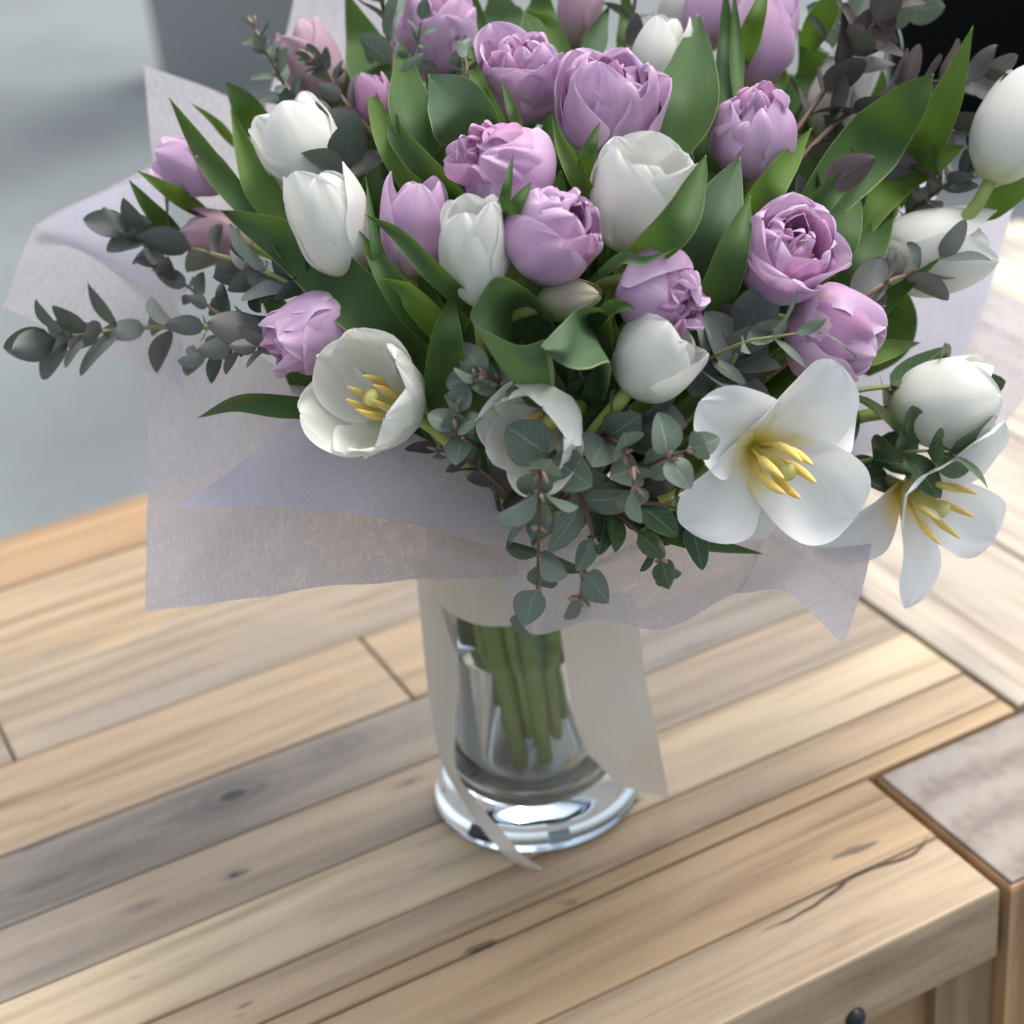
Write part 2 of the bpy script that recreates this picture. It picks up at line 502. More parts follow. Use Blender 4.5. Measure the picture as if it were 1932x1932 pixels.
def box_mesh(name, x0, x1, y0, y1, z0, z1, bev=.0015, wob=0.0, rng=None):
    b = bev
    V, faces = [], []
    def ring(z, i):
        s = len(V)
        V.extend([(x0 + i, y0 + i, z), (x1 - i, y0 + i, z), (x1 - i, y1 - i, z), (x0 + i, y1 - i, z)])
        return [s, s + 1, s + 2, s + 3]
    r = [ring(z0, 0), ring(z1 - b, 0), ring(z1 - b * .3, b * .3), ring(z1, b)]
    for p, q in zip(r, r[1:]):
        for i in range(4):
            faces.append((p[i], p[(i + 1) % 4], q[(i + 1) % 4], q[i]))
    faces += [tuple(r[0][::-1]), tuple(r[-1])]
    return raw_mesh(name, V, faces, smooth=False)

# ------------------------------------------------------------------ setting: floor and what closes off the view
def floor_hit(x, y, z=-.75):
    r = ray(x, y)
    return CAM + r * ((z - CAM[2]) / r[2])
fl = link('floor', raw_mesh('floor', [(-40, -40, -.75), (40, -40, -.75), (40, 60, -.75), (-40, 60, -.75)], [(0, 1, 2, 3)], smooth=False), None, CONCRETE)
tag(fl, 'pale grey polished concrete floor', None, None, 'structure')
def slab(name, pa, pb, h, thick, mat, label):
    a, b = floor_hit(*pa), floor_hit(*pb)
    d = _n(b - a); n = np.array([-d[1], d[0], 0.])
    if n @ (CAM - a) > 0: n = -n
    V = [a, b, b + n * thick, a + n * thick]
    V = [v for v in V] + [v + np.array([0, 0, h]) for v in V]
    o = link(name, raw_mesh(name, V, [(0, 1, 2, 3), (4, 5, 6, 7), (0, 1, 5, 4), (1, 2, 6, 5), (2, 3, 7, 6), (3, 0, 4, 7)], smooth=False), None, mat)
    return tag(o, label, None, None, 'structure')
slab('wall_dark', (1690, 262), (2600, 205), 2.6, .3, DARKWALL, 'doorway wall behind the bouquet, coloured black for its unlit interior')
slab('wall_grey', (312, 180), (760, 130), 2.4, .3, WALLGREY, 'mid grey rendered wall beyond the floor')

# ------------------------------------------------------------------ table
table = empty('table', (.1, .1, -.75))
tag(table, 'reclaimed wooden table of mixed tan and grey boards with a square corner post', 'table')
TO = Vector((.1, .1, -.75))
def tboard(name, x0, x1, y0, y1, z0, z1, mat, tint, weather=.3, bev=.0018):
    me = box_mesh(name, x0 - TO.x, x1 - TO.x, y0 - TO.y, y1 - TO.y, z0 - TO.z, z1 - TO.z, bev)
    o = link(name, me, table, mat)
    o['wood_tint'] = tint
    o['weather'] = weather
    return o
g = .0006
TH = .045
tan = (.43, .315, .195)
rows = [(-.197, -.1495, WOOD_X, (.45, .35, .25), .25), (-.1495, -.0925, WOOD_X, (.44, .32, .20), .15), (-.0905, -.0775, WOOD_X, (.43, .31, .19), .15), (-.0775, -.047, WOOD_X, (.42, .32, .22), .25), (-.047, .006, WOOD_X, (.52, .43, .31), .15),
        (.006, .060, WOOD_SPOT, (.30, .245, .19), .55), (.060, .118, WOOD_KNOT, (.22, .195, .17), .8), (.118, .200, WOOD_X, (.335, .26, .18), .45),
        (.200, .282, WOOD_X, (.31, .255, .195), .75), (.282, .402, WOOD_X, (.36, .28, .185), .65), (.402, .474, WOOD_X, (.37, .245, .14), .4)]
for i, (a, b, m, tint, w) in enumerate(rows):
    x1 = .1505 if b < -.09 else .2545
    dz = (-.0004, .0002, -.0002, 0, .0006, 0, -.0006, .0003, 0, -.0004, .0002)[i]
    if i >= 6:     # some boards are pieced end to end
        j = (-.33, -.02, -.24, .06, -.40)[i - 6]
        tboard('plank', -1.1, j - g, a + g, b - g, -TH, dz, m, tint, w)
        tboard('plank', j + g, x1, a + g, b - g, -TH, dz + .0003, m, tuple(t * .95 for t in tint), w * .8)
    else:
        tboard('plank', -1.1, x1, a + g * (0 if i in (1, 2) else 1), b - g * (.3 if i == 1 else 1), -TH, dz, m, tint, w)
for i, (x0, x1, y0, tint) in enumerate([(.2585, .364, -.088, (.46, .41, .36)), (.3665, .472, -.2, (.50, .45, .40)), (.4745, .58, -.2, (.48, .44, .40)), (.585, .76, -.2, (.60, .57, .52))]):  # pale tints carry the sky's reflection on these boards
    tboard('cross_plank', x0, x1, y0, .474, -TH, -.0003 * i, WOOD_Y, tint, .5)
post = tboard('corner_leg', .1555, .364, -.199, -.0935, -.75, -.0015, WOOD_Z, (.40, .25, .14), .2, .003)
cap = tboard('leg_end_grain', .1575, .362, -.197, -.0955, -.0014, .0004, WOOD_END, (.4, .3, .2), 0, .0008)
tboard('apron', -1.05, .1535, -.182, -.16, -.17, -TH - .001, WOOD_X, (.36, .24, .13), .2)
tboard('apron_stile', .118, .1545, -.19, -.158, -.30, -TH - .0012, WOOD_Z, (.26, .17, .10), .2)
tboard('underframe', -1.05, .75, -.15, .45, -.12, -TH - .004, WOOD_X, (.2, .14, .09), .3)
for x, y in ((-1.06, -.19), (-1.06, .36), (.64, .36), (.64, -.19)):
    tboard('leg', x, x + .1, y, y + .1, -.75, -TH - .002, WOOD_Z, (.38, .25, .14), .2)
# iron knob on the apron, and the crack in the front board
kb = link('drawer_knob', tube_mesh('drawer_knob', [(0, 0, 0), (0, -.008, 0), (0, -.010, 0), (0, -.015, 0), (0, -.018, 0), (0, -.019, 0)], [.0025, .0025, .0048, .0056, .004, .001], 14), table, KNOB)
kp = at(1600, 1905, .80)
r_ = ray(1578, 1884); kp = CAM + r_ * ((-.182 - CAM[1]) / r_[1])
kb.location = Vector(kp) - TO
def crack(pts, w):
    pts = catmull(pts, 40)
    V, Fc = [], []
    for i, p in enumerate(pts):
        ww = w * math.sin(math.pi * i / 39) ** .6 * (.6 + .6 * abs(noise.noise(Vector((i * .35, 3.1, 0)))))
        V += [(p[0] - TO.x, p[1] - TO.y - ww + .0012 * noise.noise(Vector((i * .3, 0, 0))), .0006 - TO.z), (p[0] - TO.x, p[1] - TO.y + ww + .0012 * noise.noise(Vector((i * .3, 0, 0))), .0006 - TO.z)]
        if i: Fc.append((2 * i - 2, 2 * i - 1, 2 * i + 1, 2 * i))
    o = link('board_crack', raw_mesh('board_crack', V, Fc, smooth=False), table, mat_plain('crack_dark', (.075, .055, .04, 1), .9, .4, 200))
crack([(.215, -.199, 0), (.205, -.175, 0), (.222, -.155, 0), (.226, -.14, 0)], .0005)
crack([(.035, -.1585, 0), (.07, -.157, 0), (.10, -.1505, 0), (.13, -.1545, 0), (.147, -.1475, 0)], .0011)

# ------------------------------------------------------------------ vase, water, ribbon
vase = empty('glass_vase', (0, 0, .0012))
tag(vase, 'clear glass vase with flared heavy foot holding the tulip stems', 'vase')
outer = catmull([(.0515, 0), (.0555, .003), (.0545, .010), (.0490, .024), (.0445, .040), (.0415, .060), (.0395, .090), (.0395, .125), (.0405, .150)], 44)
inner = catmull([(.0375, .150), (.0365, .125), (.0365, .090), (.0385, .060), (.0405, .042), (.0395, .028), (.034, .018), (.020, .0125), (0, .011)], 44)
prof = [(0, .0)] + [tuple(p) for p in outer] + [(.0392, .1515)] + [tuple(p) for p in inner]
link('glass_body', lathe_mesh('glass_body', prof, 72), vase, GLASS)
wi = [(r + .0006, z - .0006) for r, z in catmull([(.0365, .105), (.0365, .090), (.0385, .060), (.0405, .042), (.0395, .028), (.034, .018), (.020, .0125), (0, .011)], 30)]
wi[-1] = (0, .0104)
link('water', lathe_mesh('water', [(0, .1054)] + wi, 56), vase, WATER)

def patch(rows, nu, nv, wrinkle=0., seed=0, freq=14.):
    """surface through a small net of points (picture x, picture y, distance)"""
    net = [[at(*p) if len(p) == 3 else np.array(p[:3]) for p in r] for r in rows]
    cols = [catmull(r, nu) for r in net]
    P = np.array([catmull([c[i] for c in cols], nv) for i in range(nu)]).transpose(1, 0, 2)
    if wrinkle:
        Tu, Tv = np.gradient(P, axis=1), np.gradient(P, axis=0)
        N = np.cross(Tu, Tv); N /= np.linalg.norm(N, axis=2)[:, :, None] + 1e-12
        for j in range(P.shape[0]):
            for i in range(P.shape[1]):
                q = Vector(P[j, i]) * freq + Vector((seed * 7.3, 0, 0))
                w = noise.noise(q) + .8 * (1 - 2 * abs(noise.noise(q * 1.7 + Vector((3, 1, seed))))) * .6 + .35 * noise.noise(q * 3.1)
                P[j, i] += N[j, i] * wrinkle * w
    return P
def table_d(x, y, z=.003):
    r = ray(x, y)
    return (z - CAM[2]) / r[2]
ribbon = empty('satin_ribbon', (0, 0, .11))
tag(ribbon, 'cream satin ribbon tied round the stems with two hanging tails', 'ribbon')
RO = np.array([0, 0, .11])
ang = np.linspace(0, 2 * math.pi, 60)
bandP = np.array([[(.0412 + .0008 * math.sin(5 * a + z * 40)) * math.cos(a), (.0412 + .0008 * math.sin(5 * a + z * 40)) * math.sin(a), z] for z in np.linspace(.024, .062, 8) for a in ang]).reshape(8, 60, 3)
link('knot_band', grid_mesh('knot_band', bandP), ribbon, RIBBON)
tr = patch([[(1050, 1120, .862), (1125, 1115, .858), (1200, 1120, .862)], [(1064, 1240, .876), (1145, 1245, .866), (1215, 1250, .872)], [(1078, 1340, .886), (1160, 1365, .880), (1238, 1378, .888)],
            [(1106, 1428, .898), (1172, 1482, .897), (1266, 1509, table_d(1266, 1509, .004))]], 14, 26, .0022, 2, 16)
link('tail', grid_mesh('tail', tr - RO), ribbon, RIBBON)
tl = patch([[(783, 1060, .90), (828, 1060, .888), (872, 1060, .878)], [(795, 1180, .915), (830, 1185, .902), (866, 1190, .892)], [(810, 1320, .930), (838, 1325, .918), (862, 1330, .908)], [(834, 1440, .938), (848, 1442, .928), (860, 1445, .918)],
            [(876, 1515, .930), (884, 1512, .922), (896, 1508, .916)], [(930, 1590, .905), (940, 1583, .906), (952, 1573, .908)], [(975, 1628, table_d(975, 1628)), (980, 1622, table_d(980, 1622, .006)), (988, 1615, table_d(988, 1615, .009))],
            [(1020, 1641, table_d(1020, 1641, .002)), (1022, 1640, table_d(1022, 1640, .003)), (1024, 1638, table_d(1024, 1638, .004))]], 9, 60)
link('tail', grid_mesh('tail', tl - RO), ribbon, RIBBON)

# ------------------------------------------------------------------ tissue sheets
def sheet(rows, mat, label, wr=.003, seed=1, n=(46, 34), uvs=(1, 1)):
    P = patch(rows, n[0], n[1], wr, seed)
    c = P.reshape(-1, 3).mean(0)
    o = link('tissue_sheet', grid_mesh('tissue_sheet', P - c, True, uvs), None, mat)
    o.location = c
    return tag(o, label, 'wrapping paper', 'lavender tissue sheets round the bouquet')
sheet([[(284, 610, .865), (420, 640, .835), (600, 740, .82), (800, 880, .83), (950, 980, .85)], [(276, 880, .835), (440, 890, .80), (620, 930, .795), (800, 985, .80), (960, 1030, .82)],
       [(272, 1155, .80), (450, 1130, .772), (620, 1108, .768), (800, 1092, .775), (985, 1080, .795)]], PAPER, 'broad sheer tissue sheet with square corner below the open cup tulip', .0028, 1, (60, 44), (1.3, 1))
sheet([[(600, 735, .80), (700, 780, .79), (840, 850, .79), (990, 975, .805)], [(470, 860, .785), (600, 875, .772), (780, 915, .772), (1000, 1010, .788)], [(333, 953, .780), (540, 957, .760), (760, 990, .760), (1010, 1050, .775)]], PAPER_DENSE,
      'folded denser lavender tissue layer lying over the broad corner sheet', .0022, 2)
sheet([[(900, 960, .845), (1050, 960, .82), (1200, 965, .81), (1330, 975, .80), (1450, 985, .80)], [(930, 1060, .83), (1050, 1070, .80), (1180, 1060, .79), (1320, 1065, .782), (1430, 1050, .78)],
       [(948, 1120, .825), (1000, 1193, .795), (1125, 1165, .785), (1250, 1182, .772), (1400, 1110, .772)]], PAPER, 'ruffled tissue sheet under the hanging eucalyptus sprigs', .0035, 3, (54, 30))
sheet([[(1430, 985, .80), (1530, 985, .785), (1650, 985, .79)], [(1420, 1065, .785), (1520, 1060, .765), (1634, 1075, .775)], [(1385, 1118, .770), (1480, 1113, .752), (1596, 1218, .762)]], PAPER, 'pointed tissue corner hanging below the starry open tulip', .003, 4, (36, 30))
sheet([[(1660, 400, .935), (1800, 390, .935), (1916, 375, .935)], [(1590, 620, .89), (1750, 620, .89), (1848, 600, .895)], [(1540, 870, .86), (1660, 850, .86), (1740, 815, .86)]], PAPER_DENSE, 'smooth lavender tissue sheet behind the sideways white tulip', .0025, 5)
sheet([[(1740, 500, .945), (1820, 520, .94), (1886, 552, .94)], [(1680, 640, .92), (1830, 640, .915), (1975, 610, .92)], [(1600, 800, .89), (1760, 790, .885), (1935, 742, .89)], [(1560, 900, .865), (1690, 895, .865), (1838, 868, .87)]], PAPER_SHEER,
      'sheer speckled tissue sheet reaching out over the pale cross boards', .003, 6, (40, 40))
sheet([[(290, 320, .885), (180, 370, .875), (68, 428, .865)], [(330, 500, .86), (180, 505, .85), (38, 500, .852)], [(350, 735, .84), (170, 655, .838), (5, 580, .845)]], PAPER_SHEER, 'sheer tissue sheet with pointed tip behind the long eucalyptus sprig', .003, 7)
sheet([[(296, 322, .875), (185, 371, .866), (70, 429, .858)], [(330, 450, .856), (210, 455, .850), (73, 433, .856)], [(350, 575, .846), (240, 520, .848), (78, 438, .855)]], PAPER_DENSE, 'small folded tissue triangle over the pointed tip sheet', .002, 8)
sheet([[(272, 124, .925), (395, 166, .915), (540, 225, .91)], [(280, 240, .91), (410, 280, .90), (550, 320, .895)], [(292, 350, .90), (420, 420, .88), (560, 440, .875)]], PAPER, 'pale tissue sheet with upright corner behind the lilac side bud', .003, 9)
sheet([[(568, -60, .975), (650, -60, .97), (740, -60, .965)], [(535, 80, .955), (630, 100, .95), (720, 120, .945)], [(498, 225, .935), (590, 250, .925), (700, 270, .92)]], PAPER, 'tall tissue sheet rising behind the dusky pink tulip', .003, 10)
sheet([[(1490, 170, .945), (1660, 215, .935), (1800, 290, .93)], [(1480, 330, .90), (1640, 340, .895), (1770, 360, .895)], [(1470, 440, .87), (1640, 450, .87), (1750, 440, .875)]], PAPER, 'tissue sheet half hidden behind the purple eucalyptus', .003, 11)

# ------------------------------------------------------------------ flower machinery
DC, DR = np.array([.028, -.008, .275]), np.array([.165, .165, .125])
def dome(x, y):
    """distance to the rounded surface on which the flower heads sit"""
    o, v = (CAM - DC) / DR, ray(x, y) / DR
    a, b, k = v @ v, o @ v, o @ o - 1
    D = b * b - a * k
    return (-b - math.sqrt(D)) / a if D > 0 else -b / a
def frame(theta, tilt):
    t, k = math.radians(theta), math.radians(tilt)
    im = math.cos(t) * RIGHT + math.sin(t) * UP
    a = math.cos(k) * im + math.sin(k) * BACK
    x = math.sin(t) * RIGHT - math.cos(t) * UP
    y = np.cross(a, x)
    return a, Matrix([[x[i], y[i], a[i]] for i in range(3)])

NU, NV = 13, 19
TV = 1 - (1 - np.linspace(0, 1, NV)) ** 1.35
def petal(L, W, keys, az, r0=0., cup=1.0, ruf=0., tip=.25, seed=0, rc=None, roll=0., base=.42, pleat=.006):
    rng = random.Random(seed)
    vk = np.linspace(0, 1, len(keys))
    vv = np.linspace(0, 1, 121)
    th = np.radians(np.interp(vv, vk, keys))
    th = np.convolve(np.pad(th, 8, 'edge'), np.ones(17) / 17, 'valid')
    r = r0 + np.concatenate([[0], np.cumsum(np.cos(th[:-1])) / 120]) * L
    z = np.concatenate([[0], np.cumsum(np.sin(th[:-1])) / 120]) * L
    rmax = max(r.max(), 1e-4)
    V = np.zeros((NV, NU, 3))
    ph = [rng.uniform(0, 6.28) for _ in range(6)]
    ca, sa = math.cos(az), math.sin(az)
    er, ef = np.array([ca, sa, 0]), np.array([-sa, ca, 0])
    skew = rng.uniform(-.06, .06)
    for j, v in enumerate(TV):
        R_, Z_, T_ = np.interp(v, vv, r), np.interp(v, vv, z), np.interp(v, vv, th)
        if v < .55:
            s = base + (1 - base) * math.sin(v / .55 * math.pi / 2)
        else:
            q = (v - .55) / .45
            s = max(1 - q ** 2.5, 0) ** .62 * (1 - tip * q * .6)
        s = max(s, .06) * (1 + .05 * math.sin(9 * v + ph[0]))
        N = -math.sin(T_) * er + math.cos(T_) * np.array([0, 0, 1])
        Tn = math.cos(T_) * er + math.sin(T_) * np.array([0, 0, 1])
        Rc = rc if rc else max(R_ * cup, .5 * rmax * cup, .12 * L)
        for i in range(NU):
            u = -1 + 2 * i / (NU - 1)
            sw = u * s * W
            al = max(-2.4, min(2.4, sw / Rc + roll * u * v))
            P = R_ * er + np.array([0, 0, Z_]) + ef * (Rc * math.sin(sw / Rc) if abs(sw / Rc) < 1.5 else math.copysign(Rc, sw)) + N * Rc * (1 - math.cos(al))
            e = abs(u) ** 3
            rip = ruf * L * (e * (.6 * math.sin(7 * v + ph[1] + (1.3 if u > 0 else 0)) + .5 * math.sin(15 * v + ph[2] * (1 if u > 0 else 2))) * v + v ** 4 * (.8 * math.sin(4.2 * u + ph[3]) + .5 * math.sin(9 * u + ph[4])))
            rip += pleat * L * v * (1 - .25 * v) * (math.sin(7.5 * u + ph[0]) + .6 * math.sin(13 * u + ph[2])) * min(1, s * 1.5)
            crease = -.03 * W * math.exp(-(u / .16) ** 2) * min(1, v * 3)
            rip *= min(1, s * 1.6); P = P + N * (rip + crease) + min(1, s * 1.3) * Tn * ruf * L * .55 * v ** 3 * (math.sin(5 * u + ph[5]) + .6 * math.sin(11 * u + ph[4])) + ef * skew * L * v * v
            V[j, i] = P
    return V

TULIPS = []
BIND = np.array([.0, .0, .13])
def stem_path(base, a, rng, depth_end=None):
    k = len(TULIPS)
    ga = k * 2.39996
    rr = .031 * math.sqrt((k + .5) / 36.0)
    q = np.array([rr * math.cos(ga), rr * math.sin(ga), 0])
    mid = BIND + q
    low = np.array([q[0] * 1.02 - .005 * math.sin(ga + 1), q[1] * 1.02 + .005 * math.cos(ga), rng.uniform(.036, .058)])
    out = base - BIND
    h = np.array([out[0] * .38, out[1] * .38, out[2] * .52]) + BIND
    p0, p1, p2, p3 = base, base - a * min(.05, .4 * np.linalg.norm(out)), h, mid + np.array([0, 0, .02])
    pts = [((1 - t) ** 3) * p0 + 3 * (1 - t) ** 2 * t * p1 + 3 * (1 - t) * t * t * p2 + t ** 3 * p3 for t in np.linspace(0, 1, 16)]
    pts += [mid + (low - mid) * t + np.array([0, 0, 0]) for t in (.0, .33, .66, 1)]
    return pts
def tulip(cx, cy, W, H, theta, tilt, kind, label, off=0., seed=0, mats=None, az0=0., azs=None, cat='tulip', name=None, opts=None):
    opts = opts or {}
    rng = random.Random(seed * 13 + 5)
    d = dome(cx, cy) + off
    k = d / F
    Wm, Hm = W * k, H * k
    a, rot = frame(theta, tilt)
    base = at(cx, cy, d) - a * Hm * opts.get('anchor', .5)
    lilac = kind in ('double', 'tight', 'lilacbud')
    root = empty(name or ('double_tulip' if kind in ('double', 'tight') else 'tulip'), base, rot)
    grp = 'lilac tulips in the bouquet' if lilac else 'white tulips in the bouquet'
    tag(root, label, cat, opts.get('group', grp))
    m1 = (mats or ([LILAC, LILAC_DEEP] if lilac else [WHITE, WHITE]))
    pet = []                                        # (verts, material)
    j = lambda x: rng.uniform(-x, x)
    if kind in ('bud', 'lilacbud'):
        o = opts.get('open', 0.)
        for w in range(2):
            for n in range(3):
                az = math.radians(az0 + n * 120 + (60 if w == 0 else 0) + j(7))
                ks = [8, 58, 82 - 6 * o, 92 - 8 * o, 104 - 22 * o, 122 - 40 * o]
                ks = [x + j(4) + (2 if w == 0 else 0) for x in ks]
                pet.append((petal(1 + j(.06) - (.03 if w == 0 else 0), .36 if w else .36, [x - (j(7) if w else 0) for x in ks], az, r0=.03 if w else .008, ruf=opts.get('ruf', .018), tip=opts.get('tip', .45), seed=rng.random(), cup=1.06 if w else .96, pleat=.009), m1[0]))
    elif kind == 'half':
        o = opts.get('open', .5)
        for w in range(2):
            for n in range(3):
                az = math.radians(az0 + n * 120 + (60 if w == 0 else 0) + j(9))
                oo = o * rng.uniform(.6, 1.3)
                ks = [5, 55, 82 - 8 * oo, 90 - 12 * oo, 97 - 22 * oo, 108 - 44 * oo]
                pet.append((petal(1 + j(.07) - (.04 if w == 0 else 0), .43 if w else .38, [x + j(4) for x in ks], az, r0=.02 if w else .012, ruf=opts.get('ruf', .028), tip=.22, seed=rng.random(), cup=1.1 if w else .95, pleat=.010), m1[0]))
        for n in range(5):       # crowded small petals in the throat
            pet.append((petal(.78 + j(.06), .24, [20, 70, 88, 95, 112, 130], math.radians(n * 72 + j(20)), r0=.02, ruf=.03, tip=.3, seed=rng.random(), cup=.9), m1[1]))
    elif kind == 'cup':
        o = opts.get('open', .5)
        for w in range(2):
            for n in range(3):
                az = math.radians(az0 + n * 120 + (60 if w == 0 else 0) + j(8))
                ks = [2, 42 - 8 * o, 66 - 12 * o, 78 - 12 * o, 88 - 10 * o, 96 + j(16)]
                pet.append((petal(1 + j(.06) - (.05 if w == 0 else 0), .47 if w else .40, ks, az, r0=.02 if w else .012, ruf=.046, tip=.2, seed=rng.random(), cup=1.12 if w else .95, pleat=.016), m1[0]))
    elif kind == 'star':
        for n, (az, L, e, wd) in enumerate(azs):
            ks = [38 + e, 26 + e, 16 + e, 10 + e, 2 + e, -8 + e]
            pet.append((petal(L, wd, ks, math.radians(az), r0=.035, ruf=.034, tip=.12, seed=rng.random(), rc=.46, base=.34, pleat=.013), m1[0]))
    else:
        o = opts.get('open', .5)
        tight = kind == 'tight'
        for n in range(4):
            az = math.radians(az0 + n * 90 + j(14))
            oo = o * rng.uniform(.3, 1.3)
            ks = [0, 46, 82 - 4 * oo, 98 - 14 * oo, (116 if tight else 108) - 34 * oo, (124 if tight else 116) - 56 * oo]
            pet.append((petal(.74 + j(.11), .36, [x + j(5) for x in ks], az, r0=.035, ruf=.026, tip=.05, seed=rng.random(), cup=1.06, pleat=.008), m1[0]))
        for n in range(5):
            az = math.radians(az0 + 45 + n * 72 + j(14))
            oo = o * rng.uniform(.3, 1.3)
            ks = [6, 52, 84 - 4 * oo, 99 - 12 * oo, (124 if tight else 112) - 28 * oo, (142 if tight else 124) - 50 * oo]
            pet.append((petal(.87 + j(.09), .32, [x + j(6) for x in ks], az, r0=.025, ruf=.042, tip=.05, seed=rng.random(), cup=.98, pleat=.010), m1[0]))
        for n in range(6):
            az = math.radians(n * 60 + j(18))
            ks = [18, 60, 86, 99 - 6 * o, (128 if tight else 114) - 24 * o, (148 if tight else 128) - 44 * o * rng.random()]
            pet.append((petal(.95 + j(.08), .25, [x + j(7) for x in ks], az, r0=.02, ruf=.055, tip=.05, seed=rng.random(), cup=.93, pleat=.012), m1[0] if rng.random() < .65 else m1[1]))
        for n in range(12 if tight else 9):
            az = math.radians(n * 41 + j(30))
            ks = [40 + j(10), 78, 90 + j(10), 96 + j(14), 112 + j(30), 124 + j(50)]
            pet.append((petal((.93 if tight else .84) + j(.08), .12 + .05 * rng.random(), ks, az, r0=rng.uniform(.0, .14), ruf=.06, tip=.05, seed=rng.random(), cup=.8, rc=.09), m1[1] if rng.random() < .5 else m1[0]))
    allv = np.concatenate([p.reshape(-1, 3) for p, _ in pet])
    rr = np.percentile(np.hypot(allv[:, 0], allv[:, 1]), 98)
    zz = np.percentile(allv[:, 2], 99.5)
    if kind == 'star':
        sx = sz = (Wm / 2) / rr
    else:
        sx, sz = (Wm / 2) / rr, Hm / zz
    for P, m in pet:
        P = P * np.array([sx, sx, sz])
        link('petal', grid_mesh('petal', P), root, m)
    # stamens and pistil
    ns = opts.get('stamens', 0)
    if ns:
        Ls = opts.get('slen', .45) * (Hm if kind != 'star' else Wm * .5)
        for n in range(ns):
            az = math.radians(n * 360 / ns + j(12) + az0)
            sp = opts.get('spread', .35)
            e = np.array([math.cos(az), math.sin(az), 0])
            b0, b1 = e * .0022 + np.array([0, 0, .003]), e * (.003 + sp * Ls) + np.array([0, 0, Ls])
            t1 = b0 + (b1 - b0) * .42
            bend = e * .0015 + np.array([j(.001), j(.001), 0])
            cur = e * Ls * .07 + np.array([j(.0008), j(.0008), 0])
            path = [b0 + (b1 - b0) * q + cur * math.sin(math.pi * q) for q in (0, .36, .40, .48, .58, .68, .78, .87, .95, 1.)]
            an = .0017 * opts.get('sthick', 1.)
            link('stamen', tube_mesh('stamen', path, [.0008, .0008, an * .55, an * .9, an, an * .95, an * .82, an * .62, an * .38, .0003], 7), root, ANTHER if not lilac else ANTHER_TAN)
        hp = Ls * .78
        link('pistil', tube_mesh('pistil', [(0, 0, .001), (0, 0, hp * .5), (0, 0, hp * .85), (0, 0, hp), (0, 0, hp + .0012)], [.0024, .0026, .002, .0036, .001], 10), root, PISTIL)
    Mi = Matrix.Translation(Vector(base)) @ rot.to_4x4()
    Mi.invert()
    sp = stem_path(base + a * .0015, a, rng)
    spl = [Mi @ Vector(p) for p in sp]
    link('stem', tube_mesh('stem', spl, [.0030] * 4 + list(np.linspace(.0033, .0040, len(spl) - 8)) + [.0046] * 4, 10), root, STEM)
    TULIPS.append((root, base, Mi, a))
    return root

# --- lilac double tulips
T = tulip
T(985, 150, 166, 165, 88, 42, 'double', 'rosy lilac double tulip opened to a deep magenta heart under a thin green blade', .01, 2, opts=dict(open=.75, stamens=5, slen=.55))
T(1152, 198, 212, 190, 86, 38, 'double', 'largest lilac double tulip with ruffled crown, just above the half-open white tulip', .0, 3, az0=20, opts=dict(open=.65, stamens=4, slen=.5))
T(946, 312, 190, 172, 150, 42, 'tight', 'tight round lilac double tulip with a crumpled knot of tiny petals', -.005, 4, az0=10, opts=dict(open=.05))
T(1422, 246, 160, 172, 96, 34, 'tight', 'compact lilac double tulip with yellowish streaked petals near the purple eucalyptus', .0, 5, opts=dict(open=.35))
T(1043, 442, 186, 170, 35, 38, 'double', 'lilac double tulip with one petal folded out beside the narrow white bud', -.01, 6, az0=-30, opts=dict(open=.45))
T(1256, 556, 172, 160, -28, 42, 'tight', 'round lilac double tulip resting on a cream white tulip', -.005, 7, az0=40, opts=dict(open=.15))
T(1482, 486, 206, 165, 60, 58, 'double', 'wide open lilac double tulip showing tan stamens, above the drooping lilac tulip', -.005, 8, az0=12, opts=dict(open=.95, stamens=6, slen=.7, spread=.25))
T(1572, 632, 185, 180, -18, 12, 'double', 'drooping lilac double tulip lying sideways over the starry white tulip', .0, 9, az0=30, opts=dict(open=.35))
T(826, 70, 155, 175, 98, 22, 'double', 'tall lilac double tulip behind the small silvery eucalyptus tips', .02, 10, opts=dict(open=.6))
T(588, 632, 150, 190, 205, 15, 'double', 'lilac double tulip tipped over beside the open white cup tulip', .005, 11, az0=20, opts=dict(open=.45))
# --- lilac buds
T(784, 428, 142, 195, 84, 14, 'lilacbud', 'slender closed lilac tulip with pointed petals beside the narrow white bud', .0, 20, az0=50, opts=dict(open=.12, tip=.7))
T(1440, 68, 140, 205, 80, 8, 'lilacbud', 'long pale lilac tulip behind two upright narrow leaves', .015, 21, az0=30, opts=dict(open=.15, tip=.5))
T(1345, 15, 110, 180, 70, 8, 'lilacbud', 'mauve tulip mostly hidden by the broadest upright leaf', .03, 22, opts=dict(open=.15))
T(362, 318, 108, 150, 155, 4, 'lilacbud', 'lilac tulip bud leaning out against the tissue with upright corner', .0, 23, az0=25, opts=dict(open=.35, tip=.6))
T(590, 125, 120, 170, 118, 10, 'lilacbud', 'dusky pink tulip behind the branching eucalyptus twigs', .03, 24, [DUSKY, DUSKY], opts=dict(open=.2, tip=.5))
T(412, 448, 110, 140, 165, 5, 'lilacbud', 'dusky pink tulip bud veiled by dark eucalyptus leaves', .025, 25, [DUSKY, DUSKY], opts=dict(open=.1))
T(712, 205, 90, 140, 110, 12, 'lilacbud', 'deep purple tulip bud sunk between the upright leaves', .035, 26, [LILAC_DEEP, LILAC_DEEP], opts=dict(open=.1))
T(1092, 20, 90, 150, 85, 8, 'lilacbud', 'pinkish cream tulip bud at the back of the bouquet', .035, 27, [DUSKY, WHITE], opts=dict(open=.1))
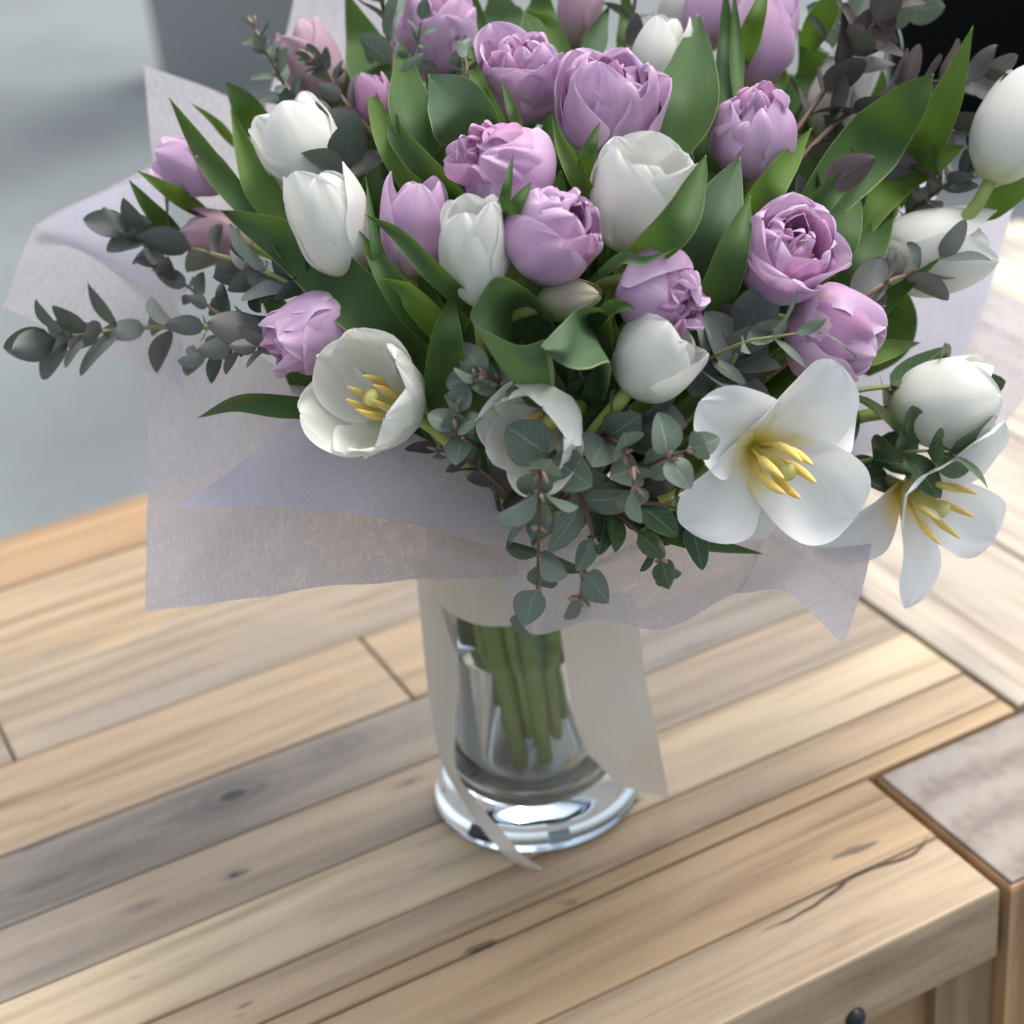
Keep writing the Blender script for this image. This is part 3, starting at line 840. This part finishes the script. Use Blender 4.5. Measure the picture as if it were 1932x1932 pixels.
T(1074, 566, 84, 132, 8, 20, 'lilacbud', 'small greenish lilac bud still folded shut above the curled leaf', .0, 28, [GREENBUD, GREENBUD], az0=20, opts=dict(open=-.15, tip=.8))
# --- white tulips
T(572, 285, 160, 200, 118, 10, 'bud', 'large closed white tulip standing behind its smaller twin', .005, 30, az0=40, opts=dict(open=.42, tip=.3))
T(622, 418, 158, 225, 112, 16, 'bud', 'closed white tulip overlapping the larger one behind it', -.012, 31, az0=10, opts=dict(open=.32, tip=.35))
T(893, 478, 132, 205, 96, 24, 'half', 'narrow white tulip bud with one loose petal standing up', -.012, 32, az0=30, opts=dict(open=.1))
T(1206, 376, 205, 215, 78, 30, 'half', 'half-open white tulip with layered petals below the largest lilac bloom', .0, 33, az0=-30, opts=dict(open=.22))
T(1234, 680, 160, 165, 50, 18, 'half', 'rounded cream white tulip tucked beneath the round lilac double', .0, 34, az0=20, opts=dict(open=.0))
T(705, 752, 246, 190, 160, 56, 'cup', 'open white cup tulip with yellow stamens beside the wrinkled tissue', -.005, 35, az0=15, opts=dict(open=.5, stamens=6, slen=.78, spread=.12, anchor=.55, sthick=.95))
T(1016, 812, 216, 165, 215, 48, 'cup', 'small half-open white tulip behind the hanging eucalyptus sprig', -.012, 36, az0=35, opts=dict(open=.2, stamens=4, slen=.4, anchor=.55))
T(1420, 842, 425, 200, -45, 56, 'star', 'wide open starry white tulip with yellow heart and long stamens', .0, 37, [WHITE_OPEN, WHITE_OPEN],
  azs=[(135 + 68, 1.0, 8, .48), (135 + 142, .95, 4, .44), (135 + 212, .95, 4, .46), (135 - 36, 1.05, 14, .50), (135 + 20, .92, -4, .34), (135 + 264, .82, -14, .36)], opts=dict(stamens=6, slen=.80, spread=.13, anchor=0., sthick=1.2))
T(1702, 918, 430, 200, -35, 40, 'star', 'loose open white tulip with splayed petals beside the starry one', .0, 38, [WHITE_OPEN, WHITE_OPEN],
  azs=[(125 + 160, .72, 22, .30), (125 - 22, 1.0, 14, .32), (125 + 255, .95, 16, .30), (125 + 212, .85, -20, .32), (125 + 70, .95, 20, .30), (125 + 20, .9, -15, .3)], opts=dict(stamens=6, slen=.62, spread=.34, anchor=0., sthick=.95))
T(1778, 762, 190, 205, 8, 10, 'bud', 'white tulip behind the glossy green eucalyptus, bending outwards', -.015, 39, az0=30, opts=dict(open=.35, tip=.3))
T(1764, 470, 180, 240, 8, 6, 'bud', 'big white tulip lying sideways against the lavender tissue', .0, 40, az0=80, opts=dict(open=.18, tip=.25))
T(1908, 238, 160, 225, 70, 4, 'bud', 'big white tulip on a bent bare stem, highest over the table edge', .0, 41, az0=10, opts=dict(open=.05, tip=.3))
T(1246, 112, 118, 170, 82, 10, 'bud', 'closed white tulip half covered by the broadest upright leaf', .025, 42, opts=dict(open=.1))
T(1285, 15, 90, 130, 80, 12, 'bud', 'bright white tulip tip rising behind another closed white tulip', .045, 43, opts=dict(open=.2))
T(1592, 160, 110, 220, 62, 6, 'bud', 'white tulip mostly buried in purple eucalyptus leaves', .035, 44, opts=dict(open=.2))

# ------------------------------------------------------------------ tulip leaves
def leaf(pts, W, fold=35, roll=0., roll2=None, mat=LEAF, seed=0, wave=.12, blunt=1.35, basew=.6, name='leaf', peak=.35, owner=None):
    rng = random.Random(seed + len(pts) * 31 + int(pts[0][0]))
    W3 = [at(p[0], p[1], dome(p[0], p[1]) + p[2]) for p in pts]
    n = 26
    C = catmull(W3, n)
    Tn = np.gradient(C, axis=0)
    Tn /= np.linalg.norm(Tn, axis=1)[:, None]
    dm = np.linalg.norm(C[n // 2] - CAM)
    hw = W * .5 * dm / F
    nu = 9
    P = np.zeros((n, nu, 3))
    ph = [rng.uniform(0, 6.28) for _ in range(4)]
    roll2 = roll if roll2 is None else roll2
    for i in range(n):
        t = i / (n - 1)
        view = _n(CAM - C[i])
        s = np.cross(Tn[i], view)
        s = s / (np.linalg.norm(s) + 1e-9)
        nn = np.cross(s, Tn[i])
        rl = math.radians(roll + (roll2 - roll) * t)
        s, nn = s * math.cos(rl) + nn * math.sin(rl), -s * math.sin(rl) + nn * math.cos(rl)
        w = hw * (basew + (1 - basew) * math.sin(min(t / peak, 1) * math.pi / 2)) * max(1 - max(0, (t - peak) / (1 - peak)) ** blunt, 0.015)
        for q in range(nu):
            u = -1 + 2 * q / (nu - 1)
            f = math.radians(fold * (1 + .25 * math.sin(3 * t + ph[3])))
            al = f * abs(u)
            x = w * math.copysign((math.sin(al) / f if abs(f) > .05 else abs(u)), u)
            y = w * ((1 - math.cos(al)) / f if abs(f) > .05 else 0)
            rip = w * wave * abs(u) ** 2 * (math.sin(8 * t + ph[0] + (2 if u > 0 else 0)) + .5 * math.sin(17 * t + ph[1])) * min(1, 3 * (1 - t))
            rib = -.03 * hw * math.exp(-(u / .18) ** 2)
            P[i, q] = C[i] + s * x * (1.15 if abs(f) > .05 else 1) + nn * (y + rip + rib)
    best = owner if owner is not None else min(TULIPS, key=lambda t: np.linalg.norm(t[1] - C[2]))
    Mi = np.array(best[2])
    L = P.reshape(-1, 3) @ Mi[:3, :3].T + Mi[:3, 3]
    return link(name, grid_mesh(name, L.reshape(n, nu, 3)), best[0], mat)

LV = [  # points (x, y, depth offset), width, fold, roll, material
    ([(720, 190, .04), (690, 90, .04), (650, -20, .05)], 78, 40, 10, LEAF), ([(805, 300, .03), (772, 190, .005), (757, 76, .01)], 82, 45, -8, LEAF),
    ([(790, 370, .03), (728, 250, .0), (690, 140, .0)], 52, 55, 20, LEAF_BRIGHT), ([(870, 370, .03), (800, 300, .0), (752, 250, -.005), (746, 212, .0)], 66, 70, 30, LEAF),
    ([(905, 275, .03), (862, 200, -.005), (808, 140, -.005)], 118, 30, 15, LEAF_BLUE), ([(955, 250, .02), (905, 160, -.012), (885, 74, -.005)], 36, 60, 15, LEAF_BRIGHT),
    ([(982, 250, -.01), (966, 205, -.024), (946, 152, -.026)], 24, 50, 10, LEAF), ([(1092, 150, .01), (1055, 75, -.01), (1030, 35, -.01), (988, 18, -.01)], 32, 60, 20, LEAF_BRIGHT),
    ([(1085, 140, .03), (1120, 75, .02), (1150, 10, .03)], 56, 50, -20, LEAF_BLUE), ([(1262, 290, .02), (1300, 160, -.008), (1318, 24, .0)], 122, 42, 8, LEAF),
    ([(1368, 215, .02), (1372, 90, -.015), (1368, -30, .0)], 44, 60, 12, LEAF), ([(1390, 190, .01), (1388, 80, -.025), (1384, -30, -.01)], 28, 55, -20, LEAF),
    ([(1400, 120, .0), (1425, 40, -.02), (1450, -40, .0)], 40, 50, 15, LEAF_BRIGHT), ([(490, 420, .02), (395, 300, -.014), (318, 183, -.01)], 50, 45, 10, LEAF),
    ([(500, 260, .03), (462, 200, .015), (424, 153, .02)], 56, 40, 12, LEAF), ([(560, 440, .02), (488, 330, -.008), (434, 203, .0)], 76, 55, 22, LEAF_BRIGHT),
    ([(390, 405, .015), (320, 360, -.012), (257, 321, -.01)], 30, 40, 10, LEAF_BRIGHT), ([(340, 450, .02), (285, 395, .0), (242, 338, .0)], 34, 40, -10, LEAF),
    ([(445, 275, .03), (405, 230, .02), (358, 193, .02)], 17, 40, 0, LEAF_BRIGHT), ([(850, 720, .045), (710, 592, .006), (570, 474, .002), (480, 426, -.008), (415, 396, -.012)], 104, 38, 14, LEAF),
    ([(765, 590, .03), (715, 480, -.012), (690, 333, -.01)], 30, 55, 15, LEAF), ([(930, 620, .02), (830, 520, -.022), (750, 440, -.022), (688, 404, -.02)], 46, 75, 20, LEAF),
    ([(850, 660, .03), (745, 540, -.008), (675, 432, -.012)], 60, 50, 10, LEAF), ([(880, 680, .03), (800, 580, -.005), (760, 540, -.01), (716, 525, -.015)], 56, 50, 25, LEAF_BRIGHT),
    ([(835, 790, .03), (838, 660, -.012), (854, 553, -.01)], 80, 42, -10, LEAF), ([(942, 440, .02), (955, 370, -.03), (968, 288, -.035)], 28, 50, 10, LEAF),
    ([(955, 440, .0), (975, 390, -.03), (1003, 342, -.03)], 42, 60, 20, LEAF), ([(1140, 430, .02), (1095, 330, -.01), (1062, 270, -.012), (1042, 224, -.01)], 46, 70, 25, LEAF_BRIGHT),
    ([(1100, 330, .0), (1112, 280, -.025), (1133, 228, -.03)], 32, 55, -10, LEAF), ([(1180, 505, .005), (1265, 430, -.034), (1310, 350, -.034), (1332, 292, -.03)], 74, 60, -22, LEAF),
    ([(1290, 620, .04), (1345, 430, .005), (1397, 294, .005)], 124, 38, -5, LEAF_BLUE), ([(1310, 660, .04), (1378, 480, -.005), (1416, 368, -.005)], 72, 50, -25, LEAF),
    ([(1405, 410, .02), (1468, 330, -.01), (1532, 240, -.005)], 60, 50, -15, LEAF_BRIGHT), ([(1520, 410, .01), (1635, 275, -.03), (1715, 190, -.03), (1762, 138, -.025)], 112, 50, -18, LEAF),
    ([(1690, 380, .02), (1775, 220, -.012), (1836, 48, -.01)], 74, 55, 20, LEAF_BRIGHT), ([(1560, 490, .03), (1670, 340, -.006), (1760, 300, -.005), (1822, 274, .0)], 86, 45, -10, LEAF_BRIGHT),
    ([(1500, 430, .02), (1580, 345, -.015), (1668, 290, -.015)], 48, 55, -18, LEAF), ([(1530, 520, .03), (1590, 430, .0), (1612, 345, .0)], 78, 40, -15, LEAF),
    ([(1590, 570, .03), (1640, 470, .01), (1690, 370, .01)], 70, 45, 15, LEAF), ([(1840, 400, .02), (1900, 370, .01), (1990, 320, .02)], 54, 45, -10, LEAF_BRIGHT),
    ([(1600, 680, .03), (1670, 660, .015), (1738, 646, .015)], 42, 40, 0, LEAF_BRIGHT), ([(640, 775, .03), (540, 765, -.005), (450, 760, -.012), (371, 789, -.012)], 50, 60, 10, LEAF),
    ([(1130, 520, .0), (1175, 490, -.02), (1220, 492, -.028), (1277, 468, -.03)], 26, 60, 25, LEAF_BLUE), ([(1120, 620, .0), (1150, 590, -.012), (1175, 580, -.018), (1198, 582, -.02)], 44, 70, 20, LEAF),
    ([(1180, 960, .02), (1300, 1015, -.002), (1442, 1046, -.005)], 44, 40, 0, LEAF), ([(945, 160, .05), (950, 50, .045), (935, -40, .05)], 96, 35, 5, LEAF_BLUE),
    ([(1010, 140, .05), (1020, 40, .045), (1015, -50, .05)], 70, 40, -10, LEAF), ([(1520, 90, .04), (1560, 20, .03), (1600, -50, .03)], 50, 40, 0, LEAF_BRIGHT),
    ([(1180, 150, .05), (1185, 60, .04), (1175, -40, .05)], 44, 45, 0, LEAF), ([(890, 160, .05), (900, 60, .04), (885, -40, .05)], 50, 45, 0, LEAF),
    ([(1340, 720, .03), (1400, 640, .02), (1460, 560, .03)], 90, 40, 0, LEAF), ([(1100, 820, .04), (1130, 760, .02), (1120, 690, .02)], 90, 40, 0, LEAF),
    ([(880, 760, .03), (900, 700, .02), (890, 600, .02)], 110, 40, 0, LEAF), ([(1020, 760, .03), (1000, 700, .01), (985, 640, .01)], 110, 40, 0, LEAF),
]
for i, (p, w, fo, ro, m) in enumerate(LV):
    leaf(p, w, fo, ro, ro + (12 if i % 2 else -12), m, i)
# broad rolled leaf and curled leaf in the middle
def leaf_patch(rows, nu, nv, mat, seed):
    rows = [[(x, y, dome(x, y) + o) for x, y, o in r] for r in rows]
    P = patch(rows, nu, nv, .0008, seed, 25)
    P = P.transpose(1, 0, 2)
    best = min(TULIPS, key=lambda t: np.linalg.norm(t[1] - P[0, -1]))
    Mi = np.array(best[2])
    L = P.reshape(-1, 3) @ Mi[:3, :3].T + Mi[:3, 3]
    return link('leaf', grid_mesh('leaf', L.reshape(P.shape)), best[0], mat)
leaf_patch([[(1075, 668, -.006), (1035, 590, -.010), (985, 538, -.020), (932, 522, -.038), (897, 572, -.042), (892, 606, -.040), (938, 634, -.044), (985, 652, -.042), (1032, 640, -.034)],
            [(1085, 700, .004), (1048, 640, .012), (1000, 610, .016), (958, 605, .006), (925, 625, -.022), (920, 655, -.030), (955, 680, -.034), (1000, 695, -.032), (1045, 690, -.022)],
            [(1062, 770, .03), (1040, 750, .034), (1015, 740, .034), (995, 740, .026), (980, 745, .012), (985, 760, .004), (1005, 770, .0), (1030, 775, .004), (1050, 775, .012)]], 44, 22, LEAF_BLUE, 3)
leaf_patch([[(1020, 652, -.040), (1058, 612, -.032), (1098, 582, -.022), (1140, 590, -.014), (1156, 640, -.004), (1150, 730, .02)],
            [(1030, 660, -.042), (1072, 655, -.038), (1098, 618, -.016), (1118, 612, .006), (1128, 660, .012), (1130, 740, .03)],
            [(1026, 664, -.040), (1066, 690, -.038), (1108, 694, -.036), (1150, 682, -.030), (1154, 712, -.016), (1140, 755, .012)]], 34, 22, LEAF_BLUE, 5)
# under-leaves on every stem fill the inside of the bouquet
rg = random.Random(9)
for n, (root, base, Mi, a) in enumerate(list(TULIPS)):
    _c = R.T @ (base - CAM)
    if CX - F * _c[1] / -_c[2] > 640: continue
    for q in range(4):
        b = base * .45 + BIND * .55
        side = np.array([rg.uniform(-1, 1), rg.uniform(-1, 1), rg.uniform(.0, .3)]) * .035
        tip = base * .84 + BIND * .16 + side
        midp = (b + tip) / 2 + side * .4
        def px(p):
            c = R.T @ (p - CAM)
            x, y = CX + F * c[0] / -c[2], CX - F * c[1] / -c[2]
            return (x, y, -c[2] - dome(x, y))
        leaf([px(b), px(midp), px(tip)], rg.uniform(70, 110), 45, rg.uniform(-40, 40), None, LEAF, 200 + n * 4 + q, owner=(root, base, Mi, a))

# deeper leaves close the gaps between the stems
for gx in range(600, 1660, 105):
    for gy in range(150, 640, 110):
        x, y = gx + rg.uniform(-35, 35), gy + rg.uniform(-35, 35)
        leaf([(x + (1080 - x) * .12, y + 110, .095), (x, y + 20, .07), (x + rg.uniform(-40, 40), y - 75, .06)], rg.uniform(95, 135), 40, rg.uniform(-30, 30), None, LEAF, int(x + y))

# ------------------------------------------------------------------ eucalyptus
def euc_leaf_mesh(name, wd, mat, point=.3, curl=.10, fold=.12):
    nu, nv = 7, 10
    P = np.zeros((nv, nu, 3))
    for j in range(nv):
        v = j / (nv - 1)
        vv = 1 - (1 - v) ** 1.3
        s = math.sin(math.pi * min(vv ** (.80 + point * .1), 1)) ** (.62 if point < .5 else .85)
        s = max(s, .02) * (1 - .25 * point * vv)
        for i in range(nu):
            u = -1 + 2 * i / (nu - 1)
            P[j, i] = (u * s * wd * .5, vv + .06, fold * wd * (abs(u) * s) ** 1.5 - curl * vv * vv + .02 * math.sin(6 * vv + 2 * u))
    me = grid_mesh(name, P)
    me.materials.append(mat)
    return me
EM = {}
def euc_meshes(kind, mat):
    key = (kind, mat.name)
    if key not in EM:
        wd = dict(round=.95, oval=.62, narrow=.40, broad=.74)[kind]
        EM[key] = [euc_leaf_mesh('leaf', wd * f, mat, pt, c, fo) for f, pt, c, fo in ((1, .2, .12, .14), (.9, .35, .22, .05), (1.08, .25, -.05, .22))]
    return EM[key]
def sprig(pts, n, size, kind, mat, label, twig=TWIG, seed=0, taper=.45, rad=.0010, buds=0, spread=50, name='eucalyptus_sprig', start=.12, tipleaves=True, grp=None, stick=True):
    rng = random.Random(seed * 7 + 3)
    W3 = [at(p[0], p[1], dome(p[0], p[1]) + p[2]) for p in pts]
    ns = 30
    C = catmull(W3, ns)
    base = C[0]
    root = empty(name, base)
    tag(root, label, 'eucalyptus', grp or 'eucalyptus sprigs in the bouquet')
    path = C
    if stick:     # the hidden lower stalk runs down to the binding
        tgt = BIND + np.array([rng.uniform(-.02, .02), rng.uniform(-.02, .02), .0])
        t0 = _n(C[0] - C[1])
        ext = [tgt, tgt * .6 + C[0] * .4 + t0 * .01, C[0] + t0 * .012]
        pre = catmull([tgt, ext[1], C[0]], 12)[:-1]
        path = np.concatenate([pre, C])
    rads = np.linspace(rad * 1.5, rad * .45, len(path))
    link('stem', tube_mesh('stem', path - base, rads, 6), root, twig)
    Tn = np.gradient(C, axis=0)
    Tn /= np.linalg.norm(Tn, axis=1)[:, None]
    ms = euc_meshes(kind, mat)
    ph = rng.uniform(0, 3.14)
    for k in range(n):
        f = start + (1 - start) * (k / max(n - 1, 1)) ** .9
        i = min(int(f * (ns - 1)), ns - 1)
        t = Tn[i]
        view = _n(CAM - C[i])
        s = _n(np.cross(t, view))
        nn = np.cross(s, t)
        a0 = ph + k * math.pi / 2 + rng.uniform(-.35, .35)
        sz = size * (1 - taper * f) * rng.uniform(.8, 1.15) * np.linalg.norm(C[i] - CAM) / F
        for sg in (1, -1):
            if rng.random() < .06: continue
            sd = (math.cos(a0) * s + math.sin(a0) * nn) * sg
            if k == n - 1 and tipleaves:
                ang = math.radians(rng.uniform(12, 35))
            else:
                ang = math.radians(spread + rng.uniform(-18, 18))
            y = _n(t * math.cos(ang) + sd * math.sin(ang))
            zref = t * math.sin(ang) - sd * math.cos(ang)           # upper face of the leaf looks back along the twig
            zref = _n(zref + view * .55 + np.array([rng.uniform(-.3, .3) for _ in range(3)]))
            x = _n(np.cross(y, zref)); z = np.cross(x, y)
            me = ms[rng.randrange(3)]
            o = bpy.data.objects.new('leaf', me)
            COL.objects.link(o)
            o.parent = root
            p = C[i] - base
            q = sz * rng.uniform(.85, 1.1)
            o.matrix_local = Matrix([[x[0] * q, y[0] * q, z[0] * q, p[0]], [x[1] * q, y[1] * q, z[1] * q, p[1]], [x[2] * q, y[2] * q, z[2] * q, p[2]], [0, 0, 0, 1]])
        if buds and k >= n - buds:
            for b in range(3):
                dv = _n(t + np.array([rng.uniform(-.7, .7) for _ in range(3)]))
                bl = rng.uniform(.004, .0065)
                pp = C[i] - base
                link('bud', tube_mesh('bud', [pp, pp + dv * bl * .4, pp + dv * bl * .75, pp + dv * bl], [.0004, .0009, .0008, .0002], 6), root, BUDPINK)
    return root

SP = sprig
# slender dark twigs reaching out over the tissue
SP([(560, 635, .02), (430, 618, -.0), (270, 618, -.0), (160, 630, .0), (110, 640, .0)], 11, 100, 'oval', EUC_DARK, 'longest dark eucalyptus twig reaching out past the tissue point', TWIG_GREEN, 1, .15, .0014, spread=38)
SP([(600, 560, .02), (470, 500, .0), (350, 465, .0), (248, 432, .0)], 10, 98, 'oval', EUC_DARK, 'dark eucalyptus twig with upturned grey tip leaves over the dusky bud', TWIG_GREEN, 2, .1, .0012, spread=38)
SP([(560, 600, .02), (430, 600, .01), (360, 545, .0), (300, 500, .0)], 9, 72, 'oval', EUC_DARK, 'short forked eucalyptus twig with small leaves between two longer ones', TWIG, 3, .3, .001, spread=38)
SP([(560, 650, .02), (500, 650, .0), (430, 655, .0), (370, 680, .0)], 8, 76, 'oval', EUC_DARK, 'low eucalyptus twig under the longest one, beside the tipped lilac tulip', TWIG_GREEN, 4, .2, .001, spread=38)
SP([(640, 560, .03), (560, 540, .015), (470, 520, .01)], 9, 95, 'round', EUC_DARK, 'rounded grey green eucalyptus leaves below the two white twins', TWIG_GREEN, 5, .2, .001)
SP([(640, 330, .03), (570, 220, .015), (520, 130, .01), (480, 55, .015)], 12, 74, 'oval', EUC, 'eucalyptus twig with tiny buds standing before the tissue at the back', TWIG, 6, .5, .0011, 3)
SP([(720, 270, .03), (650, 190, .005), (620, 140, .0), (585, 110, .0)], 9, 82, 'oval', EUC_DARK, 'eucalyptus twig with bud tip in front of the dusky pink tulip', TWIG, 7, .5, .001, 2)
SP([(660, 360, .03), (640, 290, .02), (600, 230, .02)], 7, 95, 'round', EUC_DARK, 'round dark eucalyptus leaves in the gap beside the large white tulip', TWIG, 8, .1, .001)
SP([(760, 200, .03), (735, 80, .0), (715, -30, .0)], 6, 90, 'oval', EUC, 'woody eucalyptus stem crossing the wide leaf at the back', TWIG, 9, .2, .0016)
SP([(765, 170, .02), (785, 100, -.012), (795, 40, -.012)], 5, 46, 'oval', EUC, 'small silvery eucalyptus tip in front of the tall lilac tulip', TWIG, 10, .2, .0007)
SP([(885, 190, .02), (880, 120, -.005), (870, 80, -.005)], 5, 40, 'oval', EUC, 'second small silvery eucalyptus tip beside the rosy lilac double', TWIG, 11, .2, .0007)
SP([(1180, 170, .04), (1190, 60, .02), (1205, -40, .03)], 5, 60, 'oval', EUC_PURPLE, 'reddish eucalyptus stem rising between the back leaves', TWIG_RED, 12, .2, .0014)
# purple sprigs at the back
SP([(1480, 330, .03), (1600, 215, -.004), (1720, 165, .0), (1850, 142, .005)], 9, 108, 'oval', EUC_PURPLE, 'purple tinted eucalyptus branch stretching towards the dark doorway', TWIG_RED, 13, .15, .0013)
SP([(1500, 250, .03), (1570, 150, .0), (1630, 70, .0), (1690, -20, .01)], 8, 104, 'oval', EUC_PURPLE, 'purple tinted eucalyptus branch rising steeply beside the long pale lilac tulip', TWIG_RED, 14, .2, .0012)
SP([(1470, 430, .03), (1560, 350, -.006), (1640, 315, -.01), (1710, 315, -.005)], 6, 96, 'oval', EUC_PURPLE, 'purple tinted eucalyptus leaves above the wide open lilac double', TWIG_RED, 15, .2, .0011)
SP([(1560, 330, .03), (1660, 220, .015), (1750, 210, .01), (1820, 250, .01)], 6, 86, 'oval', EUC_PURPLE, 'drooping purple tinted eucalyptus twig behind the big folded leaf', TWIG_RED, 16, .2, .001)
SP([(1690, 420, .02), (1770, 360, .005), (1840, 305, .01)], 8, 72, 'oval', EUC_DARK, 'dark eucalyptus twig beside the bent bare stem', TWIG_RED, 17, .3, .001)
SP([(1590, 600, .02), (1660, 540, -.010), (1720, 515, -.02), (1770, 490, -.022)], 5, 92, 'oval', EUC_DARK, 'eucalyptus twig with one rusty leaf crossing the sideways white tulip', TWIG, 18, .1, .0012)
SP([(1560, 120, .05), (1620, 40, .04), (1700, 20, .05)], 7, 90, 'round', EUC, 'blurred pale eucalyptus spray at the very back', TWIG, 19, .1, .001)
# green sprigs on the other side
SP([(1310, 690, .015), (1400, 648, -.010), (1470, 634, -.02), (1540, 625, -.026)], 5, 112, 'narrow', EUC, 'thin light green sprig with narrow leaves crossing the drooping lilac tulip', TWIG_GREEN, 20, .1, .0008)
SP([(1560, 745, .02), (1670, 730, -.005), (1730, 735, -.012), (1780, 738, -.012)], 5, 140, 'broad', EUC_GREEN, 'glossy green eucalyptus sprig in front of the outward bending white tulip', TWIG_GREEN, 21, .25, .0011)
SP([(1560, 885, .02), (1640, 868, -.014), (1720, 852, -.024), (1790, 852, -.024)], 5, 135, 'broad', EUC_GREEN, 'glossy green eucalyptus sprig over the heart of the loose open tulip', TWIG_GREEN, 22, .25, .0011)
SP([(1330, 760, .03), (1380, 690, .01), (1400, 640, .012)], 6, 105, 'round', EUC_DARK, 'dark round eucalyptus leaves in the hollow above the starry tulip', TWIG_GREEN, 23, .1, .001)
# silver sprigs hanging at the front
SP([(1050, 850, .0), (1022, 880, -.034), (1018, 960, -.034), (1015, 1060, -.012), (1012, 1165, .01)], 7, 108, 'round', EUC, 'longest hanging silver eucalyptus sprig in front of the small half-open tulip', TWIG_RED, 24, .42, .0009, 6, 66)
SP([(1085, 910, .01), (1112, 985, -.006), (1118, 1030, .0), (1100, 1085, .01), (1093, 1130, .02)], 4, 112, 'oval', EUC, 'hanging eucalyptus sprig with red stem and pointed lowest leaves', TWIG_RED, 25, .35, .0009, 3, 55)
SP([(1130, 820, .02), (1170, 840, -.012), (1192, 872, -.022), (1196, 915, -.022)], 4, 96, 'round', EUC, 'silver eucalyptus cluster between the small white and the starry tulip', TWIG_RED, 26, .3, .0009, 3)
SP([(1200, 890, .01), (1250, 866, -.020), (1296, 850, -.03)], 3, 90, 'round', EUC, 'silver eucalyptus tip overlapping a petal of the starry tulip', TWIG_RED, 27, .3, .0009, 2)
SP([(920, 850, .03), (880, 830, -.004), (862, 815, -.012), (858, 780, -.014)], 4, 84, 'round', EUC, 'silver eucalyptus cluster beside the open white cup tulip', TWIG_RED, 28, .35, .0009, 3)
SP([(980, 760, .03), (950, 730, .0), (925, 712, -.008), (898, 712, -.01)], 4, 84, 'round', EUC, 'greyish eucalyptus tips below the rolled broad leaf', TWIG_RED, 29, .35, .0009, 3)
SP([(1130, 940, .02), (1200, 1000, -.0), (1240, 1040, .005), (1254, 1075, .012)], 5, 90, 'oval', EUC_GREEN, 'olive eucalyptus tip with yellow buds over the ruffled tissue', TWIG_RED, 30, .25, .0009, 3)
SP([(1120, 960, .03), (1200, 950, .0), (1280, 960, -.004), (1300, 985, -.004)], 5, 110, 'oval', EUC_GREEN, 'olive eucalyptus leaves beneath the starry tulip petals', TWIG_RED, 31, .2, .0009)
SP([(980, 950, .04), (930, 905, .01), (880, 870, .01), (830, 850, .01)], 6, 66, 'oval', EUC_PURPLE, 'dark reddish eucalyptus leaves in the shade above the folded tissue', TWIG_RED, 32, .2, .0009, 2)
SP([(1070, 900, .04), (1050, 950, .005), (1000, 970, .005)], 3, 110, 'round', EUC, 'silver eucalyptus leaves backing the longest hanging sprig', TWIG_RED, 33, .2, .0009, 2)
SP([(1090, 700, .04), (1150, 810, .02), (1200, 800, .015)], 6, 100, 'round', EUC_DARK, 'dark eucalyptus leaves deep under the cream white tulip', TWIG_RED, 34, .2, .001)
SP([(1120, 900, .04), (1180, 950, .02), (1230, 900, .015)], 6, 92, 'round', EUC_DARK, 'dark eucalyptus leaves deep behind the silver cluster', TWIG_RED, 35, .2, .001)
